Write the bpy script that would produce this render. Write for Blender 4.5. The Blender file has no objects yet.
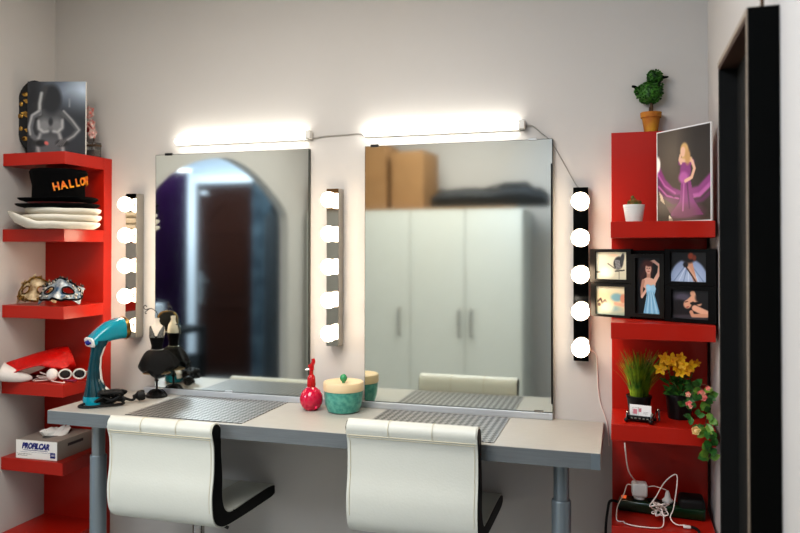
import bpy, bmesh, math, random
import numpy as np
from mathutils import Vector, Matrix, noise
random.seed(7)
SC = bpy.context.scene
COL = SC.collection
PI = math.pi

# ------------------------------------------------------------------ materials
def lin(c):
    return tuple(((x/255)/12.92 if x/255 <= .04045 else ((x/255+.055)/1.055)**2.4) for x in c)

def mat(name, rgb, rough=.5, metal=0., var=.0, vscale=8., bump=0., bscale=60., emit=0., emit_rgb=None,
        trans=0., ior=1.45, coat=0., stretch=None, rgb2=None, alpha=1., sheen=0., spec=.5):
    m = bpy.data.materials.new(name); m.use_nodes = True
    nt = m.node_tree; b = nt.nodes['Principled BSDF']
    c = lin(rgb) + (1,)
    b.inputs['Base Color'].default_value = c
    b.inputs['Roughness'].default_value = rough
    b.inputs['Metallic'].default_value = metal
    b.inputs['IOR'].default_value = ior
    b.inputs['Transmission Weight'].default_value = trans
    b.inputs['Coat Weight'].default_value = coat
    b.inputs['Sheen Weight'].default_value = sheen
    b.inputs['Specular IOR Level'].default_value = spec
    b.inputs['Alpha'].default_value = alpha
    tc = nt.nodes.new('ShaderNodeTexCoord'); mp = nt.nodes.new('ShaderNodeMapping')
    nt.links.new(tc.outputs['Object'], mp.inputs['Vector'])
    if stretch: mp.inputs['Scale'].default_value = stretch
    if var > 0 or rgb2:
        n = nt.nodes.new('ShaderNodeTexNoise'); n.inputs['Scale'].default_value = vscale
        n.inputs['Detail'].default_value = 4
        nt.links.new(mp.outputs['Vector'], n.inputs['Vector'])
        r = nt.nodes.new('ShaderNodeValToRGB')
        r.color_ramp.elements[0].position = .35; r.color_ramp.elements[1].position = .65
        c2 = lin(rgb2) if rgb2 else tuple(x*(1-var) for x in c[:3])
        r.color_ramp.elements[0].color = tuple(c2)+(1,)
        r.color_ramp.elements[1].color = c
        nt.links.new(n.outputs['Fac'], r.inputs['Fac']); nt.links.new(r.outputs['Color'], b.inputs['Base Color'])
    if bump > 0:
        n2 = nt.nodes.new('ShaderNodeTexNoise'); n2.inputs['Scale'].default_value = bscale
        n2.inputs['Detail'].default_value = 3
        nt.links.new(mp.outputs['Vector'], n2.inputs['Vector'])
        bp = nt.nodes.new('ShaderNodeBump'); bp.inputs['Strength'].default_value = bump
        bp.inputs['Distance'].default_value = .004
        nt.links.new(n2.outputs['Fac'], bp.inputs['Height']); nt.links.new(bp.outputs['Normal'], b.inputs['Normal'])
    if emit > 0:
        b.inputs['Emission Color'].default_value = lin(emit_rgb or rgb)+(1,)
        b.inputs['Emission Strength'].default_value = emit
    return m

def print_mat():
    m = bpy.data.materials.new('photo_print'); m.use_nodes = True
    nt = m.node_tree; b = nt.nodes['Principled BSDF']
    a = nt.nodes.new('ShaderNodeAttribute'); a.attribute_name = 'Col'
    nt.links.new(a.outputs['Color'], b.inputs['Base Color'])
    b.inputs['Roughness'].default_value = .35
    return m

def woven_mat():
    m = bpy.data.materials.new('woven_vinyl'); m.use_nodes = True
    nt = m.node_tree; b = nt.nodes['Principled BSDF']
    tc = nt.nodes.new('ShaderNodeTexCoord'); mp = nt.nodes.new('ShaderNodeMapping')
    mp.inputs['Rotation'].default_value = (0, 0, math.radians(45)); mp.inputs['Scale'].default_value = (1, 1, 1)
    nt.links.new(tc.outputs['Object'], mp.inputs['Vector'])
    ch = nt.nodes.new('ShaderNodeTexChecker'); ch.inputs['Scale'].default_value = 62
    ch.inputs['Color1'].default_value = lin((150, 148, 144))+(1,)
    ch.inputs['Color2'].default_value = lin((72, 72, 70))+(1,)
    nt.links.new(mp.outputs['Vector'], ch.inputs['Vector'])
    nt.links.new(ch.outputs['Color'], b.inputs['Base Color'])
    bp = nt.nodes.new('ShaderNodeBump'); bp.inputs['Strength'].default_value = .6; bp.inputs['Distance'].default_value = .003
    nt.links.new(ch.outputs['Fac'], bp.inputs['Height']); nt.links.new(bp.outputs['Normal'], b.inputs['Normal'])
    b.inputs['Roughness'].default_value = .38; b.inputs['Metallic'].default_value = .35
    return m

def tile_mat():
    m = bpy.data.materials.new('floor_tiles'); m.use_nodes = True
    nt = m.node_tree; b = nt.nodes['Principled BSDF']
    tc = nt.nodes.new('ShaderNodeTexCoord'); br = nt.nodes.new('ShaderNodeTexBrick')
    br.offset = 0; br.inputs['Scale'].default_value = 1; br.inputs['Brick Width'].default_value = .45
    br.inputs['Row Height'].default_value = .45; br.inputs['Mortar Size'].default_value = .004
    br.inputs['Color1'].default_value = lin((176, 178, 178))+(1,); br.inputs['Color2'].default_value = lin((168, 170, 170))+(1,)
    br.inputs['Mortar'].default_value = lin((120, 120, 118))+(1,)
    nt.links.new(tc.outputs['Object'], br.inputs['Vector']); nt.links.new(br.outputs['Color'], b.inputs['Base Color'])
    b.inputs['Roughness'].default_value = .25
    return m

M = dict(
    wall=mat('wall_paint', (197, 193, 188), .75, var=.03, vscale=1.5, bump=.08, bscale=300),
    hallwall=mat('hall_paint', (188, 202, 216), .8, var=.03),
    ceil=mat('ceiling_paint', (205, 202, 198), .9, var=.02),
    floor=tile_mat(),
    red=mat('red_lacquer', (176, 34, 18), .34, var=.06, vscale=3, coat=.15),
    mirror=mat('mirror_silver', (226, 232, 228), .055, 1.),
    glassedge=mat('mirror_edge', (40, 48, 44), .3),
    alu=mat('brushed_aluminium', (196, 200, 204), .5, .5, stretch=(1, 60, 60), var=.12, vscale=10),
    chrome=mat('chrome', (170, 168, 164), .05, 1.),
    satin=mat('satin_nickel', (176, 172, 165), .35, .8),
    bulb=mat('glowing_bulb', (255, 240, 220), .3, emit=15, emit_rgb=(255, 230, 200)),
    tube=mat('glowing_tube', (255, 250, 240), .4, emit=15, emit_rgb=(255, 250, 240)),
    plastic_w=mat('white_plastic', (222, 220, 214), .4, var=.03),
    plastic_g=mat('grey_plastic', (150, 148, 142), .5),
    laminate=mat('grey_laminate', (176, 173, 165), .42, stretch=(3, 60, 10), var=.10, vscale=6),
    laminate_edge=mat('laminate_edge', (112, 117, 119), .4, stretch=(2, 10, 60), var=.12, vscale=6),
    legmetal=mat('grey_leg_metal', (132, 142, 148), .35, .5),
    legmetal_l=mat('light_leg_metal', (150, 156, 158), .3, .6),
    woven=woven_mat(),
    leather=mat('white_leatherette', (208, 209, 199), .42, var=.03, vscale=5, bump=.12, bscale=140),
    stitch=mat('stitching', (200, 193, 170), .7),
    blacktrim=mat('black_trim', (5, 5, 6), .5, var=.1, spec=.2),
    black=mat('black_plastic', (14, 14, 15), .35, var=.1),
    blacksatin=mat('black_satin', (6, 7, 7), .45, var=.1, spec=.3),
    rubber=mat('black_rubber', (12, 12, 12), .6),
    blackframe=mat('dark_stained_wood', (5, 6, 5), .5, stretch=(8, 8, 1), var=.25, vscale=12, spec=.12),
    frame_in=mat('dark_grey_board', (34, 34, 33), .7, spec=.12, var=.1),
    frame_rim=mat('lit_rim_edge', (150, 136, 120), .5, var=.1),  # bulb light on the black rim, put into a beige colour
    frame_brown=mat('brown_wood_inner', (66, 44, 32), .5, var=.2),
    collage=mat('bronze_black_frame', (24, 20, 12), .35, var=.2, spec=.35),
    collage_d=mat('collage_backing', (5, 4, 4), .45, spec=.2),
    felt_b=mat('black_felt', (5, 5, 6), .9, var=.2, spec=.15),
    felt_w=mat('white_felt', (226, 220, 206), .9, var=.06, bump=.2, bscale=120),
    band_r=mat('red_satin_band', (150, 14, 12), .3),
    orange=mat('orange_lettering', (240, 168, 30), .5, rgb2=(205, 60, 20), vscale=40),
    sequin=mat('red_sequin', (214, 20, 14), .3, var=.35, vscale=150, bump=.8, bscale=260),
    fur=mat('white_plush', (232, 226, 220), .95, var=.06, bump=.5, bscale=90),
    teal=mat('teal_plastic', (10, 142, 160), .18, coat=.6),
    teal_d=mat('dark_teal_tank', (4, 62, 72), .1, coat=.6, var=.3, vscale=25),
    gold=mat('antique_gold', (168, 132, 66), .35, .8, rgb2=(60, 40, 18), vscale=60),
    goldflat=mat('gold_pattern', (196, 150, 78), .5, rgb2=(20, 14, 10), vscale=38),
    maskbeige=mat('cream_mask', (214, 196, 160), .45, rgb2=(120, 92, 56), vscale=40, bump=.6, bscale=90),
    maskblue=mat('silver_blue_mask', (196, 204, 204), .3, metal=.3, rgb2=(20, 74, 110), vscale=38, bump=.7, bscale=120),
    glitter=mat('white_glitter', (232, 224, 210), .3, .3, rgb2=(90, 80, 70), vscale=220),
    pinkglass=mat('pink_glass', (224, 30, 78), .08, trans=.35, coat=.5),
    redglass=mat('red_glass', (206, 16, 26), .1, trans=.3, coat=.5),
    ceramic=mat('teal_ceramic', (98, 168, 150), .35, rgb2=(60, 138, 128), vscale=70, coat=.4),
    cream=mat('cream_ceramic', (230, 206, 166), .4, var=.08, coat=.3),
    green_c=mat('green_glaze', (44, 140, 92), .25, coat=.5),
    tulle=mat('black_tulle', (7, 6, 5), .8, alpha=.82, var=.3, vscale=80),
    lace=mat('black_lace', (26, 25, 24), .6, rgb2=(120, 118, 112), vscale=300),
    skin=mat('cream_bust', (226, 214, 196), .5),
    pearl=mat('silver_beads', (210, 205, 195), .2, .8),
    terracotta=mat('ochre_terracotta', (190, 140, 40), .7, rgb2=(160, 92, 34), vscale=18, bump=.2),
    leaf=mat('dark_green_leaf', (72, 128, 44), .5, rgb2=(24, 60, 20), vscale=60),
    leaf2=mat('fresh_green_leaf', (58, 112, 40), .4, rgb2=(24, 66, 26), vscale=40),
    leaf3=mat('light_green_leaf', (120, 150, 58), .4, rgb2=(60, 110, 40), vscale=40),
    grass=mat('grass_blade', (160, 178, 44), .5, rgb2=(30, 92, 30), vscale=26),
    bark=mat('twig_bark', (92, 70, 50), .8, var=.3, vscale=60),
    soil=mat('dark_soil', (40, 28, 20), .95, var=.3, vscale=120),
    yellow=mat('yellow_petal', (250, 206, 24), .5, rgb2=(236, 160, 10), vscale=50),
    rose=mat('pink_petal', (232, 120, 118), .5, rgb2=(236, 190, 160), vscale=50),
    peach=mat('peach_petal', (236, 196, 140), .5, rgb2=(210, 190, 110), vscale=50),
    cactus=mat('cactus_green', (70, 96, 40), .7, rgb2=(150, 80, 40), vscale=60),
    cardboard=mat('cardboard', (160, 122, 82), .8, var=.1, vscale=8),
    cardwhite=mat('printed_white_card', (240, 238, 234), .6, var=.02),
    boxtop=mat('greyish_box_card', (150, 142, 134), .6, var=.05),
    navy=mat('navy_ink', (24, 34, 120), .6),
    pinkink=mat('pink_ink', (206, 130, 140), .6),
    darkink=mat('dark_ink', (60, 50, 54), .6),
    green_s=mat('dark_green_plastic', (4, 44, 16), .3, coat=.3, var=.2),
    amber=mat('amber_switch', (240, 110, 60), .4, emit=.6),
    cable_w=mat('white_cable', (228, 216, 208), .5),
    wardrobe=mat('white_wardrobe', (216, 218, 210), .45, var=.02),
    nylon=mat('black_nylon', (20, 24, 28), .6, var=.4, vscale=12, bump=.4, bscale=30),
    door=mat('dark_brown_door', (48, 24, 16), .6, spec=.1, stretch=(10, 10, 1), var=.3, vscale=5),
    white=mat('white_gloss_paint', (214, 222, 230), .4),
    purple=mat('dark_purple_velvet', (34, 8, 48), .9, var=.3, spec=.1),
    paleblue=mat('pale_blue_cloth', (110, 130, 142), .7, rgb2=(62, 78, 90), vscale=6),
    charcoal=mat('charcoal_cloth', (34, 40, 44), .8, var=.2),
    tealvase=mat('teal_vase', (20, 110, 118), .3),
    tissue=mat('white_tissue', (238, 238, 234), .9),
    dark=mat('deep_black', (6, 6, 7), .4),
    lens=mat('dark_lens', (24, 14, 20), .1, coat=.6),
    plum=mat('plum_plastic', (120, 28, 62), .3),
    petal_w=mat('white_red_petal', (240, 226, 214), .5, rgb2=(226, 130, 118), vscale=90),
    clearglass=mat('clear_glass', (225, 225, 222), .05, trans=.9),
)
PRINT = print_mat()

# ------------------------------------------------------------------ mesh helpers
def tf(bm, vs, loc=None, rot=None):
    if rot is not None: bmesh.ops.rotate(bm, verts=vs, cent=(0, 0, 0), matrix=rot)
    if loc is not None: bmesh.ops.translate(bm, verts=vs, vec=loc)

def rotm(x=0, y=0, z=0):
    return (Matrix.Rotation(z, 3, 'Z') @ Matrix.Rotation(y, 3, 'Y') @ Matrix.Rotation(x, 3, 'X'))

def box(bm, lo, hi, bev=0., rot=None, loc=None, seg=2):
    r = bmesh.ops.create_cube(bm, size=1)['verts']
    for v in r:
        v.co = Vector((lo[i] + (v.co[i]+.5)*(hi[i]-lo[i]) for i in range(3)))
    if bev > 0:
        es = list({e for v in r for e in v.link_edges})
        g = bmesh.ops.bevel(bm, geom=es, offset=bev, segments=seg, profile=.5, affect='EDGES')
        r = list({v for f in g['faces'] for v in f.verts} | {v for v in r if v.is_valid})
    tf(bm, r, loc, rot)
    return r

def lathe(bm, prof, n=32, loc=(0, 0, 0), rot=None, sx=1., sy=1.):
    rings = []
    for r, z in prof:
        if r < 1e-6: rings.append([bm.verts.new((0, 0, z))])
        else: rings.append([bm.verts.new((r*sx*math.cos(2*PI*i/n), r*sy*math.sin(2*PI*i/n), z)) for i in range(n)])
    for a, b in zip(rings, rings[1:]):
        for i in range(n):
            j = (i+1) % n
            if len(a) == 1 and len(b) == 1: continue
            if len(a) == 1: bm.faces.new((a[0], b[j], b[i]))
            elif len(b) == 1: bm.faces.new((a[i], a[j], b[0]))
            else: bm.faces.new((a[i], a[j], b[j], b[i]))
    vs = [v for r in rings for v in r]
    tf(bm, vs, Vector(loc), rot)
    return vs

def sphere(bm, c, r, sx=1, sy=1, sz=1, seg=16, rings=10, rot=None):
    vs = bmesh.ops.create_uvsphere(bm, u_segments=seg, v_segments=rings, radius=r)['verts']
    for v in vs: v.co = Vector((v.co.x*sx, v.co.y*sy, v.co.z*sz))
    tf(bm, vs, Vector(c), rot)
    return vs

def smooth_path(pts, sub=6, closed=False):
    P = [Vector(p) for p in pts]; n = len(P); out = []
    rng = n if closed else n-1
    for i in range(rng):
        if closed: a, b, c, d = P[(i-1) % n], P[i], P[(i+1) % n], P[(i+2) % n]
        else: a, b, c, d = P[max(i-1, 0)], P[i], P[i+1], P[min(i+2, n-1)]
        for k in range(sub):
            t = k/sub
            out.append(.5*((2*b)+(-a+c)*t+(2*a-5*b+4*c-d)*t*t+(-a+3*b-3*c+d)*t**3))
    if not closed: out.append(P[-1])
    return out

def tube(bm, pts, r, n=8, sub=6, closed=False, flat=1.):
    P = smooth_path(pts, sub, closed) if sub > 1 else [Vector(p) for p in pts]
    m = len(P); rings = []
    up = Vector((0, 0, 1)); nrm = None
    for i in range(m):
        if closed: t = (P[(i+1) % m]-P[(i-1) % m])
        else: t = P[min(i+1, m-1)]-P[max(i-1, 0)]
        if t.length < 1e-9: t = Vector((0, 0, 1))
        t.normalize()
        if nrm is None:
            nrm = t.cross(up)
            if nrm.length < .1: nrm = t.cross(Vector((1, 0, 0)))
            nrm.normalize()
        else:
            nrm = (nrm - t*nrm.dot(t))
            if nrm.length < 1e-6: nrm = t.orthogonal()
            nrm.normalize()
        b = t.cross(nrm)
        rr = r if not callable(r) else r(i/max(m-1, 1))
        rings.append([bm.verts.new(P[i]+nrm*rr*math.cos(2*PI*k/n)+b*rr*flat*math.sin(2*PI*k/n)) for k in range(n)])
    for i in range(m if closed else m-1):
        a, b = rings[i], rings[(i+1) % m]
        for k in range(n):
            bm.faces.new((a[k], a[(k+1) % n], b[(k+1) % n], b[k]))
    if not closed:
        bm.faces.new(rings[0][::-1]); bm.faces.new(rings[-1])

def loft(bm, secs, n=24, cap=True, sq=1.):
    """secs: (centre, semi-axis u, semi-axis v); sq<1 squares the section"""
    rings = []
    for c, u, v in secs:
        c, u, v = Vector(c), Vector(u), Vector(v)
        ring = []
        for k in range(n):
            a = 2*PI*k/n; ca, sa = math.cos(a), math.sin(a)
            ca = math.copysign(abs(ca)**sq, ca); sa = math.copysign(abs(sa)**sq, sa)
            ring.append(bm.verts.new(c+u*ca+v*sa))
        rings.append(ring)
    for a, b in zip(rings, rings[1:]):
        for k in range(n): bm.faces.new((a[k], a[(k+1) % n], b[(k+1) % n], b[k]))
    if cap: bm.faces.new(rings[0][::-1]); bm.faces.new(rings[-1])
    return rings

def prism(bm, poly, x0, x1, axis='X'):
    """poly in the plane across the axis, extruded from x0 to x1"""
    def mk(a, b, t):
        return {'X': (t, a, b), 'Y': (a, t, b), 'Z': (a, b, t)}[axis]
    A = [bm.verts.new(mk(a, b, x0)) for a, b in poly]; B = [bm.verts.new(mk(a, b, x1)) for a, b in poly]
    bm.faces.new(A[::-1]); bm.faces.new(B)
    n = len(poly)
    for i in range(n): bm.faces.new((A[i], A[(i+1) % n], B[(i+1) % n], B[i]))

def leafquad(bm, c, d, L, W, nrm=None, bend=.15):
    """one pointed leaf from c along d"""
    d = Vector(d).normalized(); c = Vector(c)
    s = d.cross(nrm if nrm is not None else Vector((random.uniform(-1, 1), random.uniform(-1, 1), random.uniform(-.3, 1))))
    if s.length < 1e-3: s = d.orthogonal()
    s.normalize(); up = s.cross(d)
    p = [c, c+d*L*.3+s*W*.5+up*L*bend*.5, c+d*L*.7+s*W*.42+up*L*bend*.6, c+d*L, c+d*L*.7-s*W*.42+up*L*bend*.6, c+d*L*.3-s*W*.5+up*L*bend*.5]
    m1 = c+d*L*.35; m2 = c+d*L*.7+up*L*bend*.3
    V = [bm.verts.new(x) for x in p]; a, b = bm.verts.new(m1), bm.verts.new(m2)
    bm.faces.new((V[0], V[1], a)); bm.faces.new((V[0], a, V[5])); bm.faces.new((V[1], V[2], b, a))
    bm.faces.new((a, b, V[4], V[5])); bm.faces.new((V[2], V[3], b)); bm.faces.new((b, V[3], V[4]))

def obj(name, bm, m, parent=None, smooth=False, angle=35, loc=None, mats=None):
    bmesh.ops.recalc_face_normals(bm, faces=bm.faces)
    me = bpy.data.meshes.new(name); bm.to_mesh(me); bm.free()
    for mm in (mats or [m]): me.materials.append(mm)
    if smooth:
        for p in me.polygons: p.use_smooth = True
        try: me.set_sharp_from_angle(angle=math.radians(angle))
        except Exception: pass
    o = bpy.data.objects.new(name, me); COL.objects.link(o)
    if parent is not None: o.parent = parent
    if loc is not None: o.location = loc
    return o

def NB(): return bmesh.new()

def tag(o, label=None, cat=None, group=None, kind=None):
    if label: o['label'] = label
    if cat: o['category'] = cat
    if group: o['group'] = group
    if kind: o['kind'] = kind
    return o

def thing(name, label, cat, loc=(0, 0, 0), rz=0., group=None, kind=None):
    o = bpy.data.objects.new(name, None); COL.objects.link(o); o.empty_display_size = .05
    o.location = loc; o.rotation_euler = (0, 0, rz)
    return tag(o, label, cat, group, kind)

def struct(name, bm, m, label, parent=None, **k):
    o = obj(name, bm, m, parent, **k)
    if parent is None: tag(o, label, {'wall': 'wall'}.get(name.split('_')[0], name.split('_')[0]), None, 'structure')
    return o

def dup_tree(o, parent=None):
    c = o.copy(); COL.objects.link(c)
    if parent is not None: c.parent = parent
    for ch in [x for x in bpy.data.objects if x.parent == o]: dup_tree(ch, c)
    return c

def text(s, size, m, parent, loc, rot, shear=0., bold=0., extrude=.0004, name='lettering', xs=1., align='CENTER'):
    cu = bpy.data.curves.new('t', 'FONT'); cu.body = s; cu.size = size; cu.shear = shear; cu.offset = bold
    cu.extrude = extrude; cu.align_x = align; cu.align_y = 'CENTER'; cu.resolution_u = 3
    t = bpy.data.objects.new('t', cu); COL.objects.link(t)
    dg = bpy.context.evaluated_depsgraph_get()
    me = bpy.data.meshes.new_from_object(t.evaluated_get(dg)); bpy.data.objects.remove(t); bpy.data.curves.remove(cu)
    me.materials.clear(); me.materials.append(m)
    o = bpy.data.objects.new(name, me); COL.objects.link(o); o.parent = parent
    o.location = loc; o.rotation_euler = rot; o.scale = (xs, 1, 1)
    return o

# ------------------------------------------------------------------ painter for the flat photo prints
class Canvas:
    def __init__(s, w, h, rgb):
        s.w, s.h = w, h; s.a = np.ones((h, w, 3))*np.array(rgb, float)
        s.y, s.x = np.mgrid[0:h, 0:w]; s.x = s.x/(w-1); s.y = s.y/(h-1); s.k = h/w
    def mix(s, m, rgb):
        m = np.clip(m, 0, 1)[..., None]; s.a = s.a*(1-m)+np.array(rgb, float)*m
    def ell(s, cx, cy, rx, ry, rgb, soft=.15, rot=0., al=1.):
        dx, dy = s.x-cx, (s.y-cy)*s.k; c, n = math.cos(rot), math.sin(rot)
        u, v = dx*c+dy*n, -dx*n+dy*c
        d = np.sqrt((u/rx)**2+(v/(ry*s.k))**2)
        s.mix((1+soft/2-d)/soft*al if al == 1 else np.clip((1+soft/2-d)/soft, 0, 1)*al, rgb)
    def line(s, pts, r, rgb, soft=.4, al=1., r2=None):
        best = np.full(s.x.shape, 9.)
        n = len(pts)-1
        for i in range(n):
            (ax, ay), (bx, by) = pts[i], pts[i+1]
            ay *= s.k; by *= s.k
            px, py = s.x-ax, s.y*s.k-ay; vx, vy = bx-ax, by-ay
            t = np.clip((px*vx+py*vy)/(vx*vx+vy*vy+1e-9), 0, 1)
            rr = r if r2 is None else r+(r2-r)*((i+t)/n)
            best = np.minimum(best, np.hypot(px-t*vx, py-t*vy)/rr)
        s.mix(np.clip((1+soft/2-best)/soft, 0, 1)*al, rgb)
    def poly(s, pts, rgb, al=1.):
        ins = np.zeros(s.x.shape, bool); n = len(pts)
        for i in range(n):
            (x1, y1), (x2, y2) = pts[i], pts[(i+1) % n]
            c = ((y1 > s.y) != (y2 > s.y)) & (s.x < (x2-x1)*(s.y-y1)/(y2-y1+1e-12)+x1)
            ins ^= c
        s.mix(ins*al, rgb)
    def grad(s, f, rgb): s.mix(f(s.x, s.y), rgb)

def print_obj(name, cv, W, H, parent, loc=(0, 0, 0), border=0.):
    """flat upright picture in the local XZ plane, facing -Y, lower left corner at loc"""
    if border:
        b = int(border*cv.w); cv.a[:b] = 225; cv.a[-b:] = 225; cv.a[:, :b] = 225; cv.a[:, -b:] = 225
    h, w = cv.h, cv.w
    me = bpy.data.meshes.new(name)
    jj, ii = np.mgrid[0:h, 0:w]
    co = np.stack([ii/(w-1)*W, np.zeros_like(ii, float), (1-jj/(h-1))*H], -1).reshape(-1, 3)
    q = (jj[:-1, :-1]*w+ii[:-1, :-1]).ravel()
    F = np.stack([q+w, q+w+1, q+1, q], -1)
    me.from_pydata(co.tolist(), [], F.tolist())
    at = me.color_attributes.new('Col', 'FLOAT_COLOR', 'POINT')
    c = np.clip(cv.a/255, 0, 1); c = np.where(c <= .04045, c/12.92, ((c+.055)/1.055)**2.4)
    arr = np.concatenate([c.reshape(-1, 3), np.ones((h*w, 1))], 1).ravel()
    at.data.foreach_set('color', arr.astype(np.float32))
    me.materials.append(PRINT)
    o = bpy.data.objects.new(name, me); COL.objects.link(o); o.parent = parent; o.location = loc
    return o

# ================================================================== ROOM
CH = 2.6; XL, XR, YR = -2.382, .281, -3.25
b = NB(); box(b, (-5.7, -4.7, -.08), (.45, .15, 0)); struct('floor', b, M['floor'], 'pale grey tiled floor')
b = NB(); box(b, (-5.7, -4.7, CH), (.45, .15, CH+.08)); struct('ceiling', b, M['ceil'], 'white ceiling')
b = NB(); box(b, (-5.7, 0, 0), (.45, .12, CH)); struct('wall_back', b, M['wall'], 'painted wall behind the two mirrors')
b = NB(); box(b, (XR, YR-.12, 0), (XR+.12, 0, CH)); struct('wall_right', b, M['wall'], 'painted wall at the right of the red shelves')
b = NB(); box(b, (XL-.12, YR-.12, 0), (XR, YR, CH)); struct('wall_front', b, M['wall'], 'white wall behind the wardrobe')
d2 = thing('dark_reflection_panel', 'added near-black door panel mirrored in the right chrome bar', 'door', (-.06, YR+.001, 0), kind='structure')  # added unseen panel, gives the right chrome bar something dark to reflect
b = NB(); box(b, (-.33, 0, .005), (.33, .035, 2.1), .003); obj('door_leaf', b, M['blackframe'], d2)
b = NB(); tube(b, [(-.27, .035, 1.02), (-.27, .07, 1.02), (-.17, .07, 1.02)], .009, sub=3); obj('door_handle', b, M['chrome'], d2, smooth=True)
# left wall with an arched opening
b = NB(); poly = [(0, 0), (0, CH), (YR, CH), (YR, 0), (-2.405, 0), (-2.405, 1.50)]
poly += [(p.x, p.y) for p in smooth_path([(-2.40, 1.56, 0), (-2.366, 1.671, 0), (-2.184, 1.785, 0), (-1.984, 1.875, 0), (-1.80, 1.935, 0), (-1.574, 1.973, 0), (-1.369, 1.952, 0), (-1.159, 1.906, 0), (-.948, 1.827, 0), (-.855, 1.774, 0), (-.775, 1.713, 0), (-.745, 1.64, 0)], 5)]
poly += [(-.74, 1.58), (-.74, 0)]
prism(b, poly, XL-.07, XL); struct('wall_left', b, M['wall'], 'painted left wall with a wide arched opening')
b = NB(); box(b, (XL-.12, -4.5, 0), (XL, YR-.12, CH)); struct('wall_hall_right', b, M['hallwall'], 'hall wall')
b = NB(); box(b, (-5.6, -4.62, 0), (XL, -4.5, CH)); struct('wall_hall_front', b, M['hallwall'], 'pale blue hall wall around the brown door')
b = NB(); box(b, (-5.7, -4.5, 0), (-5.58, 0, CH)); struct('wall_hall_left', b, M['hallwall'], 'far side wall of the hall')

# hall door seen through the arch in the mirror
d = thing('door_1', 'dark brown panelled hall door with a metal handle', 'door', (-4.11, -4.5, 0), kind='structure')
b = NB(); box(b, (-.345, 0, .01), (.345, .04, 2.09))
for z0, z1 in ((.15, .75), (.9, 1.55)):
    tube(b, [(-.24, .043, z0), (.24, .043, z0), (.24, .043, z1), (-.24, .043, z1)], .012, n=6, sub=1, closed=True)
tube(b, [(-.24, .043, 1.66), (0, .043, 1.88), (.24, .043, 1.66)], .012, n=6, sub=6)
obj('door_leaf', b, M['door'], d)
b = NB()
for x0, x1, z0, z1 in ((-.55, -.36, 0, 2.2), (.36, .44, 0, 2.2), (-.36, .36, 2.11, 2.2)):
    box(b, (x0, 0, z0), (x1, .06, z1), .004)
obj('door_frame', b, M['white'], d)
b = NB(); box(b, (-.31, .04, .80), (-.265, .05, 1.15), .003); tube(b, [(-.285, .05, 1.05), (-.285, .09, 1.05), (-.15, .09, 1.05)], .013, sub=3)
obj('door_handle', b, M['chrome'], d, smooth=True)
b = NB(); box(b, (-.30, .04, 1.99), (-.22, .046, 2.03), .003); obj('door_sign', b, M['white'], d)

def curtain(name, label, x0, x1, y, z0, z1, m, cat='curtain', amp=.03, n=60, waves=7):
    b = NB(); A = []; B = []
    for i in range(n+1):
        t = i/n; x = x0+(x1-x0)*t; yy = y+amp*math.sin(t*waves*2*PI)
        A.append(b.verts.new((x, yy, z0))); B.append(b.verts.new((x, yy, z1)))
    for i in range(n): b.faces.new((A[i], A[i+1], B[i+1], B[i]))
    t = thing(name, label, cat, (0, 0, 0))
    obj('fabric', b, m, t, smooth=True)
    b = NB(); tube(b, [(x0-.05, y, z1), (x1+.05, y, z1)], .012, sub=1); obj('rod', b, M['chrome'], t)
    return t
curtain('curtain', 'dark purple velvet curtain hanging left of the hall door', -4.45, -3.86, -3.35, .02, 2.12, M['purple'])
curtain('curtain', 'pale blue cloth curtain hanging right of the hall door', -3.72, -3.48, -4.35, .02, 2.2, M['paleblue'], waves=4)
b = NB()
loft(b, [((-3.40, -4.2, z), (w, 0, 0), (0, .07, 0)) for z, w in ((.012, .115), (.9, .10), (1.5, .10), (1.72, .09), (1.78, .03), (1.85, .012))], n=18)
tag(obj('coat', b, M['charcoal'], smooth=True), 'charcoal long coat hanging beside the pale blue curtain', 'coat')
t = thing('side_table', 'dark side table standing in the hall beyond the arch', 'table', (-3.62, -2.75, 0))
b = NB(); box(b, (-.3, -.2, .70), (.22, .2, .74), .004); obj('table_top', b, M['blackframe'], t)
for sx in (-.27, .19):
    for sy in (-.17, .17):
        b = NB(); box(b, (sx-.02, sy-.02, 0), (sx+.02, sy+.02, .70)); obj('leg', b, M['blackframe'], t)
b = NB(); box(b, (-.26, -.17, .2), (.18, .17, .5), .01); obj('basket_shelf', b, M['charcoal'], t)
b = NB(); box(b, (-3.83, -2.8, .741), (-3.72, -2.66, .93), .004)
tag(obj('carton', b, M['white'], smooth=False), 'upright white carton on the dark hall side table', 'box')

# wardrobe and the things on it (seen in the right mirror)
w = thing('wardrobe', 'white four-door wardrobe reflected in the right mirror', 'wardrobe', (0, 0, 0))
b = NB(); box(b, (-2.335, YR+.01, .0), (-.67, -2.672, 1.69), .002); obj('carcass', b, M['wardrobe'], w)
for i in range(4):
    x0 = -2.335+i*.41625
    b = NB(); box(b, (x0+.003, -2.670, .06), (x0+.41325, -2.650, 1.687), .002); dd = obj('door', b, M['wardrobe'], w)
    hx = (x0+.37, x0+.335, x0+.375, x0+.045)[i]
    b = NB(); tube(b, [(hx, -2.65, .76), (hx, -2.622, .77), (hx, -2.622, .95), (hx, -2.65, .96)], .010, sub=1); obj('handle', b, M['satin'], dd)
b = NB(); box(b, (-2.33, -3.2, 1.691), (-.72, -2.655, 1.706)); tag(obj('cardboard_sheet', b, M['cardboard']), 'flattened cardboard sheet lying on top of the wardrobe', 'cardboard')
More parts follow.
